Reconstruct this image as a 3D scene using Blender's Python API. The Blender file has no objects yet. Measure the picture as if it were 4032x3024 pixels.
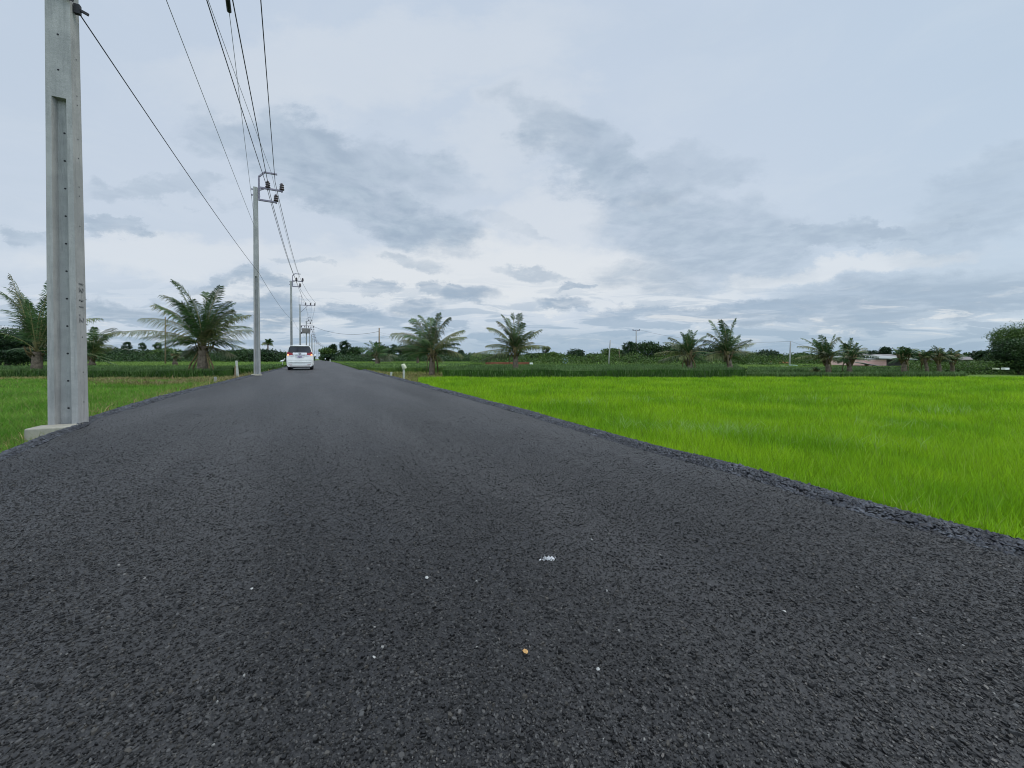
import bpy, bmesh, math, random
import numpy as np
from mathutils import Vector, Matrix
random.seed(7); rng = np.random.default_rng(7)
S = bpy.context.scene; COL = S.collection
# ------------------------------------------------------------------ camera
F, CX, CY = 1520.0, 2016.0, 1434.0          # focal length and axis pixel in the 4032 px photograph
HC, YAW, PITCH = 0.88, math.radians(26.38), math.radians(0.8)
cam = bpy.data.cameras.new('camera'); camo = bpy.data.objects.new('camera', cam); COL.objects.link(camo)
cam.sensor_width = 36; cam.lens = F / 4032 * 36; cam.shift_y = -(1512 - CY) / 4032
cam.clip_start = 0.05; cam.clip_end = 6000
camo.location = (0, 0, HC); camo.rotation_euler = (math.radians(90) - PITCH, 0, -YAW)
S.camera = camo; S.cycles.filter_width = 1.05; S.render.resolution_x = 1024; S.render.resolution_y = 768
S.view_settings.view_transform = 'Standard'; S.view_settings.look = 'None'
S.view_settings.exposure = 0.0; S.view_settings.gamma = 1.0
# camera maths
RIGHT = np.array([math.cos(YAW), -math.sin(YAW), 0.0])
FLAT = np.array([math.sin(YAW), math.cos(YAW), 0.0])
FWD = FLAT * math.cos(PITCH) - np.array([0, 0, math.sin(PITCH)])
UP = FLAT * math.sin(PITCH) + np.array([0, 0, math.cos(PITCH)])
C0 = np.array([0, 0, HC])
def ray(px, py): return RIGHT * (px - CX) / F - UP * (py - CY) / F + FWD
def atZ(px, py, Z):
    r = ray(px, py); return C0 + r * (Z / float(r @ FLAT))
def atY(px, py, Y):
    r = ray(px, py); return C0 + r * (Y / r[1])
def atH(px, py, z):
    r = ray(px, py); return C0 + r * ((z - HC) / r[2])
def gp(px, Z, z=0.0):                        # ground point seen in column px at depth Z
    p = RIGHT * (px - CX) / F * Z + FLAT * Z; return np.array([p[0], p[1], z])
def roadx(y): return max(0.0, y - 180.0) ** 2 / 4000.0
# ------------------------------------------------------------------ node helpers
class NT:
    def __init__(s, nt): s.nt = nt; s.n = nt.nodes; s.l = nt.links
    def new(s, t, **k):
        n = s.n.new(t)
        for a, v in k.items(): setattr(n, a, v)
        return n
    def put(s, sock, v):
        if isinstance(v, bpy.types.NodeSocket): s.l.new(v, sock)
        elif v is not None: sock.default_value = v
    def m(s, op, a, b=None, c=None, clamp=False):
        n = s.new('ShaderNodeMath', operation=op); n.use_clamp = clamp
        s.put(n.inputs[0], a); s.put(n.inputs[1], b)
        if c is not None: s.put(n.inputs[2], c)
        return n.outputs[0]
    def mix(s, f, a, b, mode='MIX'):
        n = s.new('ShaderNodeMix', data_type='RGBA', blend_type=mode)
        s.put(n.inputs[0], f); s.put(n.inputs[6], col(a)); s.put(n.inputs[7], col(b)); return n.outputs[2]
    def ramp(s, v, lo, hi, a=0.0, b=1.0, smooth=True):
        n = s.new('ShaderNodeMapRange', interpolation_type='SMOOTHSTEP' if smooth else 'LINEAR')
        s.put(n.inputs[0], v); n.inputs[1].default_value = lo; n.inputs[2].default_value = hi
        n.inputs[3].default_value = a; n.inputs[4].default_value = b; return n.outputs[0]
    def noise(s, vec, scale, detail=4, rough=0.55, dist=0.0, out=0):
        n = s.new('ShaderNodeTexNoise'); s.put(n.inputs['Vector'], vec)
        n.inputs['Scale'].default_value = scale; n.inputs['Detail'].default_value = detail
        n.inputs['Roughness'].default_value = rough; n.inputs['Distortion'].default_value = dist
        return n.outputs[out]
    def vor(s, vec, scale, feature='F1', out='Distance'):
        n = s.new('ShaderNodeTexVoronoi', feature=feature); s.put(n.inputs['Vector'], vec)
        n.inputs['Scale'].default_value = scale; return n.outputs[out]
    def comb(s, x, y, z):
        n = s.new('ShaderNodeCombineXYZ'); s.put(n.inputs[0], x); s.put(n.inputs[1], y); s.put(n.inputs[2], z); return n.outputs[0]
    def sep(s, v):
        n = s.new('ShaderNodeSeparateXYZ'); s.put(n.inputs[0], v); return n.outputs
def col(c):
    return c if isinstance(c, bpy.types.NodeSocket) else (c[0], c[1], c[2], 1.0)
# ------------------------------------------------------------------ sky
SUN_EL, SUN_AZ = math.radians(55), math.radians(112)     # high behind cloud, behind the viewpoint to the right
W = bpy.data.worlds.new('World'); S.world = W; W.use_nodes = True
def build_sky():
    t = NT(W.node_tree)
    for n in list(t.n): t.n.remove(n)
    out = t.new('ShaderNodeOutputWorld'); bg = t.new('ShaderNodeBackground'); t.l.new(bg.outputs[0], out.inputs[0])
    sky = t.new('ShaderNodeTexSky', sky_type='NISHITA'); sky.sun_disc = False
    sky.sun_elevation = SUN_EL; sky.sun_rotation = SUN_AZ
    tc = t.new('ShaderNodeTexCoord')
    mp = t.new('ShaderNodeMapping'); mp.inputs['Rotation'].default_value = (0, 0, YAW); t.l.new(tc.outputs['Generated'], mp.inputs[0])
    x, y, z = t.sep(mp.outputs[0])
    zc = t.m('MAXIMUM', z, 0.0)
    den = t.m('ADD', zc, 0.10)
    flat = t.comb(t.m('DIVIDE', x, den), t.m('DIVIDE', y, den), 0.0)     # cloud deck
    big = t.noise(flat, 0.9, 6, 0.55, 0.6)
    fine = t.noise(flat, 2.6, 8, 0.62, 0.5)
    wisp = t.noise(flat, 7.0, 5, 0.6, 0.3)
    # direction measured east and up from the middle of the view, used to place the cloud masses
    ys = t.m('MAXIMUM', y, 0.05)
    u = t.m('DIVIDE', x, ys); v = t.m('DIVIDE', zc, ys)
    wn = t.new('ShaderNodeTexNoise'); t.put(wn.inputs['Vector'], t.comb(u, t.m('MULTIPLY', v, 1.7), 0.0))
    wn.inputs['Scale'].default_value = 4.0; wn.inputs['Detail'].default_value = 9; wn.inputs['Roughness'].default_value = 0.64
    wc = t.new('ShaderNodeSeparateColor'); t.l.new(wn.outputs['Color'], wc.inputs[0])
    amp = t.ramp(v, 0.0, 0.5, 0.18, 0.55, False)
    uu = t.m('ADD', u, t.m('MULTIPLY', t.m('SUBTRACT', wc.outputs[0], 0.5), amp))
    vv = t.m('ADD', v, t.m('MULTIPLY', t.m('SUBTRACT', wc.outputs[1], 0.5), t.m('MULTIPLY', amp, 0.55)))
    def blob(px, py, rx, ry, ang, pw=1.0):
        cu, cv = (px - 2016) / F, (1413 - py) / F; a = math.radians(ang); ca, sa = math.cos(a), math.sin(a)
        du = t.m('SUBTRACT', uu, cu); dv = t.m('SUBTRACT', vv, cv)
        p = t.m('ADD', t.m('MULTIPLY', du, ca * F / rx), t.m('MULTIPLY', dv, sa * F / rx))
        q = t.m('ADD', t.m('MULTIPLY', du, -sa * F / ry), t.m('MULTIPLY', dv, ca * F / ry))
        r = t.m('ADD', t.m('MULTIPLY', p, p), t.m('MULTIPLY', q, q))
        return t.m('MULTIPLY', t.ramp(r, 1.5, 0.25), pw)
    def total(bl):
        s = None
        for b in bl:
            o = blob(*b); s = o if s is None else t.m('MAXIMUM', s, o)
        return s
    dark = total([(1250, 600, 560, 130, -10, .85), (1400, 760, 430, 120, -22, 1.0), (1650, 900, 230, 90, -15, .9), (1000, 560, 330, 60, -5, .7),
                  (2250, 520, 300, 80, -12, .55), (2380, 640, 440, 150, -28, .9), (2640, 700, 260, 120, 15, .55), (2760, 940, 430, 170, -10, .75), (2560, 1090, 260, 80, 0, .7),
                  (650, 750, 280, 50, -4, .55), (450, 885, 150, 34, -14, 1.0), (60, 900, 110, 30, -10, .7),
                  (3250, 960, 800, 42, 9, .75), (3800, 830, 360, 150, 25, .5), (3650, 1180, 620, 110, 5, .8), (2900, 1230, 560, 36, 2, .8),
                  (1040, 1112, 120, 34, -12, 1.0), (1390, 1228, 165, 30, -5, 1.0), (1470, 1145, 85, 20, -8, .8), (1830, 1165, 130, 42, -5, .9),
                  (1690, 1145, 60, 26, 0, .8), (2260, 1130, 60, 22, 20, .8), (2230, 1205, 110, 22, 0, .9), (1980, 900, 190, 26, -12, .35), (1610, 1040, 130, 34, -10, .6), (870, 1115, 150, 26, 8, .7), (1650, 1150, 60, 24, 0, .8), (1800, 1140, 50, 22, 0, .9), (700, 1250, 240, 40, 0, .7), (2300, 1330, 260, 26, 0, .5),
                  (420, 1220, 260, 40, -4, .8), (1000, 1230, 260, 55, -2, .9), (1650, 1225, 110, 32, 0, .8), (2080, 1070, 160, 24, -12, .6), (1240, 1040, 110, 18, -8, .6)])
    light = total([(1950, 1090, 800, 150, 0, 1.0), (2150, 900, 260, 190, 10, .5), (700, 1000, 620, 90, 0, .6), (3300, 1070, 560, 45, 11, .75),
                   (1200, 1150, 500, 60, 0, .7), (1500, 250, 900, 170, 8, .35), (2050, 480, 300, 200, 40, .3), (2600, 1190, 400, 34, 4, .7),
                   (2600, 760, 110, 40, -10, .5), (1080, 1270, 380, 22, 0, .5), (2150, 1235, 60, 14, 0, .8)])
    # streaky low deck near the horizon
    low = t.noise(t.comb(t.m('MULTIPLY', u, 5.0), t.m('MULTIPLY', v, 34.0), 0.0), 1.0, 8, 0.60, 0.7)
    lowm = t.m('MULTIPLY', t.ramp(v, 0.24, 0.05), t.ramp(v, 0.0, 0.035, 0.4, 1.0))
    # base tone
    c = t.mix(t.ramp(v, 0.05, 1.0), (.635, .71, .81), (.585, .68, .81))
    c = t.mix(t.m('MULTIPLY', t.ramp(u, 0.2, 1.4), 0.45), c, (.47, .61, .745))
    c = t.mix(t.m('MULTIPLY', t.ramp(big, 0.40, 0.66), 0.22), c, (.50, .60, .705))
    c = t.mix(t.m('MULTIPLY', t.ramp(fine, 0.45, 0.70), 0.14), c, (.74, .80, .85))
    c = t.mix(t.m('MULTIPLY', light, 0.85), c, (.82, .85, .875))
    dk = t.m('MULTIPLY', dark, t.ramp(fine, 0.28, 0.62, 0.42, 1.12))
    dcol = t.mix(t.ramp(wisp, 0.35, 0.7), (.36, .455, .57), (.45, .55, .655))
    dcol = t.mix(t.ramp(v, 0.26, 0.14), dcol, (.30, .40, .525))
    c = t.mix(t.m('MULTIPLY', dk, 0.85, None, True), c, dcol)
    c = t.mix(t.m('MULTIPLY', t.m('MULTIPLY', t.ramp(low, 0.485, 0.56), lowm), 0.80), c, (.355, .465, .60))
    c = t.mix(t.m('MULTIPLY', t.m('MULTIPLY', t.ramp(low, 0.44, 0.33), lowm), 0.80), c, (.84, .86, .875))
    hz = t.m('MULTIPLY', t.ramp(v, 0.105, 0.015), t.ramp(u, -0.65, 0.2, 0.55, 1.0))
    c = t.mix(t.m('MULTIPLY', hz, 0.80), c, (.32, .46, .61))
    # a share of the clear sky above the cloud
    sk = t.new('ShaderNodeVectorMath', operation='SCALE'); t.l.new(sky.outputs[0], sk.inputs[0]); sk.inputs['Scale'].default_value = 0.09
    c = t.mix(0.10, c, sk.outputs[0])
    # overcast dome, boosted out of view overhead and behind the viewpoint for more light
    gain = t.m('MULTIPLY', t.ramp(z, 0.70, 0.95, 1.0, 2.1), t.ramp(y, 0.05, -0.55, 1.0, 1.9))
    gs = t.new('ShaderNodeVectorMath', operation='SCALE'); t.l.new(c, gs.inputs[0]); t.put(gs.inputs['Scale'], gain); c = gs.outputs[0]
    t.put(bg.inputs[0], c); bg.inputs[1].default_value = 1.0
build_sky()
sl = bpy.data.lights.new('sun', 'SUN'); sl.energy = 1.5; sl.angle = math.radians(30); sl.color = (1.0, .965, .91)
so = bpy.data.objects.new('sun', sl); COL.objects.link(so)
sd = Vector((math.sin(SUN_AZ) * math.cos(SUN_EL), math.cos(SUN_AZ) * math.cos(SUN_EL), math.sin(SUN_EL)))
so.rotation_euler = sd.to_track_quat('Z', 'Y').to_euler()
# ------------------------------------------------------------------ materials
def mat(name, c1, c2=None, scale=3.0, rough=0.8, bump=0.0, bscale=30.0, spec=0.4, metal=0.0, coords='Object', trans=0.0, island=0.0):
    m = bpy.data.materials.new(name); m.use_nodes = True; t = NT(m.node_tree); b = t.n['Principled BSDF']
    tc = t.new('ShaderNodeTexCoord').outputs[coords] if coords != 'World' else t.new('ShaderNodeNewGeometry').outputs['Position']
    c = c1
    if c2 is not None: c = t.mix(t.ramp(t.noise(tc, scale, 5, 0.6), 0.35, 0.65), c1, c2)
    if island > 0:
        r = t.new('ShaderNodeNewGeometry').outputs['Random Per Island']
        hsv = t.new('ShaderNodeHueSaturation'); t.put(hsv.inputs['Color'], col(c))
        t.put(hsv.inputs['Value'], t.ramp(r, 0, 1, 1 - island, 1 + island, False)); t.put(hsv.inputs['Hue'], t.ramp(t.m('FRACT', t.m('MULTIPLY', r, 17.3)), 0, 1, .5 - .03 * island, .5 + .025 * island, False))
        c = hsv.outputs[0]
    t.put(b.inputs['Base Color'], col(c)); b.inputs['Roughness'].default_value = rough
    b.inputs['Specular IOR Level'].default_value = spec; b.inputs['Metallic'].default_value = metal
    if bump > 0:
        bn = t.new('ShaderNodeBump'); bn.inputs['Strength'].default_value = bump; bn.inputs['Distance'].default_value = 0.02
        t.put(bn.inputs['Height'], t.noise(tc, bscale, 6, 0.65)); t.l.new(bn.outputs[0], b.inputs['Normal'])
    if trans > 0:
        tr = t.new('ShaderNodeBsdfTranslucent'); t.put(tr.inputs[0], col(c)); mx = t.new('ShaderNodeMixShader'); mx.inputs[0].default_value = trans
        t.l.new(b.outputs[0], mx.inputs[1]); t.l.new(tr.outputs[0], mx.inputs[2]); t.l.new(mx.outputs[0], t.n['Material Output'].inputs[0])
    return m
def asphalt():
    m = bpy.data.materials.new('asphalt'); m.use_nodes = True; t = NT(m.node_tree); b = t.n['Principled BSDF']
    P = t.new('ShaderNodeNewGeometry').outputs['Position']
    w = t.new('ShaderNodeVectorMath', operation='ADD'); t.put(w.inputs[0], P)
    sc = t.new('ShaderNodeVectorMath', operation='SCALE'); t.put(sc.inputs[0], t.noise(P, 90, 2, .5, 0, 1)); sc.inputs['Scale'].default_value = 0.012
    t.l.new(sc.outputs[0], w.inputs[1]); Q = w.outputs[0]
    cell = t.vor(Q, 150, out='Color'); cs = t.new('ShaderNodeSeparateColor'); t.l.new(cell, cs.inputs[0])
    edge = t.vor(Q, 150, feature='DISTANCE_TO_EDGE')
    c = t.mix(t.ramp(cs.outputs[0], 0, 1), (.0085, .0082, .0082), (.029, .0283, .028))
    c = t.mix(t.m('MULTIPLY', t.ramp(cs.outputs[1], .93, 1.0), .7), c, (.10, .095, .085))
    c = t.mix(t.ramp(edge, 0.0, 0.16, 0.45, 0.0), c, (.008, .009, .012))
    P2 = t.comb(*[t.m('MULTIPLY', a, k) for a, k in zip(t.sep(P)[:3], (1.0, .12, 1.0))])
    c = t.mix(t.m('MULTIPLY', t.ramp(t.noise(P2, 1.3, 5, .6), .40, .64), .42), c, (.060, .0585, .058))      # lengthwise tyre and roller streaks
    c = t.mix(t.m('MULTIPLY', t.ramp(t.noise(P, .7, 5, .65), .45, .7), .3), c, (.03, .032, .038))
    t.put(b.inputs['Base Color'], c)
    t.put(b.inputs['Roughness'], t.ramp(cs.outputs[2], 0, 1, .40, .72)); b.inputs['Specular IOR Level'].default_value = .36
    h = t.m('ADD', t.m('MULTIPLY', t.ramp(edge, 0, .35), .7), t.m('MULTIPLY', cs.outputs[0], .8))
    bn = t.new('ShaderNodeBump'); bn.inputs['Strength'].default_value = .6; bn.inputs['Distance'].default_value = .003
    t.put(bn.inputs['Height'], h); t.l.new(bn.outputs[0], b.inputs['Normal'])
    return m
def chip_mat():
    m = bpy.data.materials.new('asphalt_chip'); m.use_nodes = True; t = NT(m.node_tree); b = t.n['Principled BSDF']
    g = t.new('ShaderNodeNewGeometry'); r = g.outputs['Random Per Island']; P = g.outputs['Position']
    c = t.mix(t.m('POWER', r, 2.4), (.0038, .0037, .0038), (.070, .068, .065)); q = t.m('FRACT', t.m('MULTIPLY', r, 57.3))
    c = t.mix(t.m('MULTIPLY', t.ramp(q, .90, .99), .6), c, (.075, .067, .055)); c = t.mix(t.ramp(q, .9988, .9990), c, (.20, .195, .18))
    t.put(b.inputs['Base Color'], c); t.put(b.inputs['Roughness'], t.ramp(t.m('FRACT', t.m('MULTIPLY', r, 23.1)), 0, 1, .28, .75)); b.inputs['Specular IOR Level'].default_value = .36
    bn = t.new('ShaderNodeBump'); bn.inputs['Strength'].default_value = .35; bn.inputs['Distance'].default_value = .002; t.put(bn.inputs['Height'], t.noise(P, 420, 3, .6)); t.l.new(bn.outputs[0], b.inputs['Normal'])
    return m
def ground_mat(name, a, b_, c_, s=.6):
    m = bpy.data.materials.new(name); m.use_nodes = True; t = NT(m.node_tree); b = t.n['Principled BSDF']
    P = t.new('ShaderNodeNewGeometry').outputs['Position']
    c = t.mix(t.ramp(t.noise(P, s, 6, .65), .38, .62), a, b_)
    c = t.mix(t.m('MULTIPLY', t.ramp(t.noise(P, s * 6, 5, .7), .42, .62), .5), c, c_)
    t.put(b.inputs['Base Color'], c); b.inputs['Roughness'].default_value = .95; b.inputs['Specular IOR Level'].default_value = .1
    bn = t.new('ShaderNodeBump'); bn.inputs['Strength'].default_value = .8; bn.inputs['Distance'].default_value = .1
    t.put(bn.inputs['Height'], t.noise(P, 8, 6, .7)); t.l.new(bn.outputs[0], b.inputs['Normal'])
    return m
def blade_mat(name, a, b_, s=.5, isl=.3, trans=.35, dry=None):
    m = bpy.data.materials.new(name); m.use_nodes = True; t = NT(m.node_tree); b = t.n['Principled BSDF']
    g = t.new('ShaderNodeNewGeometry'); P = g.outputs['Position']; r = g.outputs['Random Per Island']
    c = t.mix(t.ramp(t.noise(P, s, 5, .6), .36, .64), a, b_)
    if dry: c = t.mix(t.ramp(r, 1 - dry[0], 1 - dry[0] + .02), c, dry[1])
    hsv = t.new('ShaderNodeHueSaturation'); t.put(hsv.inputs['Color'], c); rr = t.m('FRACT', t.m('MULTIPLY', r, 31.7))
    t.put(hsv.inputs['Value'], t.ramp(rr, 0, 1, 1 - isl, 1 + isl, False)); c = hsv.outputs[0]
    t.put(b.inputs['Base Color'], c); b.inputs['Roughness'].default_value = .55; b.inputs['Specular IOR Level'].default_value = .25
    tr = t.new('ShaderNodeBsdfTranslucent'); t.put(tr.inputs[0], c); mx = t.new('ShaderNodeMixShader'); mx.inputs[0].default_value = trans
    t.l.new(b.outputs[0], mx.inputs[1]); t.l.new(tr.outputs[0], mx.inputs[2]); t.l.new(mx.outputs[0], t.n['Material Output'].inputs[0])
    return m
def concrete_mat(name, a, b_, stain):
    m = bpy.data.materials.new(name); m.use_nodes = True; t = NT(m.node_tree); b = t.n['Principled BSDF']
    P = t.new('ShaderNodeTexCoord').outputs['Object']
    c = t.mix(t.ramp(t.noise(P, 2.2, 6, .65), .35, .65), a, b_)
    x, y, z = t.sep(P); st = t.comb(t.m('MULTIPLY', x, 9), t.m('MULTIPLY', y, 9), t.m('MULTIPLY', z, .8))
    c = t.mix(t.m('MULTIPLY', t.ramp(t.noise(st, 1.6, 6, .7), .46, .70), .5), c, stain)
    c = t.mix(t.m('MULTIPLY', t.ramp(t.vor(P, 40), .16, .05), .35), c, (.10, .10, .10))
    t.put(b.inputs['Base Color'], c); b.inputs['Roughness'].default_value = .88; b.inputs['Specular IOR Level'].default_value = .25
    bn = t.new('ShaderNodeBump'); bn.inputs['Strength'].default_value = .55; bn.inputs['Distance'].default_value = .01
    t.put(bn.inputs['Height'], t.noise(P, 28, 8, .75)); t.l.new(bn.outputs[0], b.inputs['Normal'])
    return m
M = dict(
    asphalt=asphalt(),
    chip=chip_mat(),
    gravel=mat('bitumen_gravel', (.022, .024, .030), (.050, .054, .062), 6, .55, .4, 80, .4, island=.8, coords='World'),
    soil=mat('bitumen_soil', (.012, .013, .016), (.026, .027, .030), 12, .9, .8, 60, .3, coords='World'),
    ground=ground_mat('field_ground', (.075, .15, .022), (.11, .20, .03), (.13, .14, .045)),
    mud=ground_mat('paddy_floor', (.10, .22, .006), (.12, .26, .008), (.08, .17, .005), 1.2),
    far=ground_mat('far_field', (.085, .15, .025), (.11, .19, .035), (.08, .12, .03), .25),
    rice=blade_mat('young_rice', (.155, .33, .008), (.27, .455, .014), .55, .42, .45, (.04, (.36, .46, .10))),
    grass=blade_mat('field_grass', (.090, .225, .018), (.150, .30, .032), .8, .40, .4, (.12, (.24, .23, .09))),
    dry=blade_mat('dry_grass', (.20, .20, .06), (.13, .19, .035), 1.4, .4, .3, (.25, (.34, .25, .12))),
    brown=blade_mat('brown_grass', (.19, .13, .06), (.14, .17, .045), 1.2, .4, .25, (.3, (.30, .23, .12))),
    crop=blade_mat('standing_crop', (.055, .104, .030), (.098, .162, .048), .5, .4, .3),
    cropb=blade_mat('light_crop', (.115, .195, .038), (.16, .245, .055), .15, .35, .35),
    conc=concrete_mat('pole_concrete', (.29, .292, .285), (.37, .368, .355), (.17, .178, .175)),
    conc2=concrete_mat('footing_concrete', (.27, .255, .21), (.36, .34, .275), (.18, .17, .14)),
    hole=mat('bolt_hole', (.02, .02, .025), None, rough=.9),
    mark=mat('cast_mark', (.19, .19, .19), None, rough=.9),
    steel=mat('galvanised_steel', (.17, .15, .20), (.25, .23, .28), 8, .55, .2, 60, .5, .3),
    ins=mat('brown_porcelain', (.030, .018, .022), (.05, .03, .035), 5, .25, 0, spec=.6),
    wire=mat('cable_sheath', (.035, .04, .06), None, rough=.6),
    wirel=mat('bare_wire', (.17, .18, .21), None, rough=.5, metal=.2),
    leaf=mat('broad_leaf', (.017, .042, .013), (.036, .074, .018), .6, .55, 0, spec=.3, trans=.22, island=.45),
    leaf2=mat('broad_leaf_light', (.042, .088, .016), (.078, .130, .026), .7, .55, 0, spec=.3, trans=.25, island=.4),
    leafd=mat('broad_leaf_dark', (.012, .034, .013), (.022, .050, .016), .7, .55, 0, spec=.3, trans=.2, island=.4),
    frond=mat('palm_leaflet', (.034, .078, .024), (.070, .130, .040), .8, .5, 0, spec=.3, trans=.15, island=.4),
    frondy=mat('palm_leaflet_yellow', (.12, .16, .05), (.17, .17, .07), 1.5, .5, 0, spec=.3, trans=.25, island=.4),
    frondg=mat('palm_leaflet_grey', (.065, .095, .045), (.12, .125, .07), 1.2, .5, 0, spec=.3, trans=.2, island=.4),
    rachis=mat('palm_rib', (.17, .17, .07), (.24, .21, .09), 3, .6),
    trunk=mat('palm_trunk', (.085, .064, .044), (.165, .13, .095), 6, .9, .8, 25),
    fibre=mat('palm_fibre', (.075, .055, .030), (.16, .125, .05), 7, .9, .8, 30),
    bark=mat('tree_bark', (.07, .06, .045), (.12, .10, .08), 5, .95, .6, 20),
    white=mat('white_paint', (.72, .73, .70), (.80, .80, .77), 2, .3, 0, spec=.5),
    glass=mat('dark_glass', (.012, .016, .022), None, rough=.08, spec=.6),
    red=mat('red_lens', (.30, .012, .018), (.22, .01, .015), 8, .15, spec=.6),
    chrome=mat('chrome_trim', (.80, .81, .83), None, rough=.15, metal=.75),
    black=mat('black_plastic', (.015, .015, .018), None, rough=.6),
    tyre=mat('tyre_rubber', (.02, .02, .022), None, rough=.85),
    plate=mat('plate_face', (.50, .44, .60), (.58, .52, .66), 9, .5),
    darkmark=mat('plate_letter', (.10, .08, .14), None, rough=.6),
    wpost=mat('weathered_white_post', (.34, .36, .31), (.46, .47, .42), 7, .85, .3, 30),
    pail=mat('stained_pail', (.42, .44, .29), (.52, .53, .40), 7, .7, .2, 20),
    wood=mat('old_wood', (.16, .12, .08), (.24, .18, .11), 6, .9, .5, 30),
    pink=mat('pink_wall', (.78, .50, .44), (.82, .56, .49), 1.5, .8, .1, 10),
    tin=mat('tin_roof', (.24, .26, .25), (.34, .35, .33), 1.2, .6, .2, 8),
    tind=mat('old_tin_roof', (.13, .12, .12), (.20, .18, .17), 1.2, .7, .2, 8),
    orange=mat('orange_tile_roof', (.52, .13, .06), (.60, .18, .09), 2, .8, .2, 8),
    redbrick=mat('red_earth_wall', (.16, .055, .03), (.22, .08, .045), 1.5, .9, .4, 8),
    blue=mat('pale_blue_wall', (.30, .42, .55), (.36, .47, .60), 2, .8),
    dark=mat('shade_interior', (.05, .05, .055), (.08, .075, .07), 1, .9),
    paint=mat('spilt_white_paint', (.40, .41, .42), (.60, .61, .61), 60, .7, .4, 150),
    pebble=mat('orange_stone', (.50, .28, .10), (.58, .35, .14), 80, .7, .3, 100),
    wchip=mat('pale_stone', (.32, .32, .30), (.4, .4, .38), 50, .7),
)
def emis(name, c, s):
    m = bpy.data.materials.new(name); m.use_nodes = True; b = m.node_tree.nodes['Principled BSDF']
    b.inputs['Base Color'].default_value = (*c, 1); b.inputs['Emission Color'].default_value = (*c, 1); b.inputs['Emission Strength'].default_value = s; return m
M['lamp'] = emis('lit_brake_lamp', (1.0, .30, .10), 2.6)
# ------------------------------------------------------------------ object helpers
def link(name, me, m=None, parent=None, loc=None):
    o = bpy.data.objects.new(name, me); COL.objects.link(o)
    if m is not None and me is not None:
        for k in (m if isinstance(m, (list, tuple)) else [m]): me.materials.append(k)
    if parent: o.parent = parent
    if loc is not None: o.location = loc
    return o
def tag(o, label=None, cat=None, group=None, kind=None):
    if label: o['label'] = label
    if cat: o['category'] = cat
    if group: o['group'] = group
    if kind: o['kind'] = kind
    return o
def thing(name, label, cat, loc=(0, 0, 0), rz=0.0, group=None):
    o = bpy.data.objects.new(name, None); COL.objects.link(o); o.empty_display_size = .2
    o.location = loc; o.rotation_euler = (0, 0, rz); return tag(o, label, cat, group)
def copy_tree(o, parent=None):
    c = o.copy(); COL.objects.link(c); c.parent = parent
    for ch in list(o.children): copy_tree(ch, c)
    return c
def np_mesh(name, V, faces_list, midx=None, smooth=False):
    """faces_list: list of int arrays (n,k) ; fast mesh build"""
    me = bpy.data.meshes.new(name); V = np.asarray(V, np.float32)
    me.vertices.add(len(V)); me.vertices.foreach_set('co', V.ravel())
    loops = np.concatenate([f.ravel() for f in faces_list]); tot = np.concatenate([np.full(len(f), f.shape[1]) for f in faces_list])
    start = np.concatenate([[0], np.cumsum(tot)[:-1]])
    me.loops.add(len(loops)); me.loops.foreach_set('vertex_index', loops.astype(np.int32))
    me.polygons.add(len(tot)); me.polygons.foreach_set('loop_start', start.astype(np.int32)); me.polygons.foreach_set('loop_total', tot.astype(np.int32))
    if midx is not None: me.polygons.foreach_set('material_index', np.asarray(midx, np.int32))
    me.polygons.foreach_set('use_smooth', np.full(len(tot), smooth)); me.update(calc_edges=True); me.validate(); return me
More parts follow.
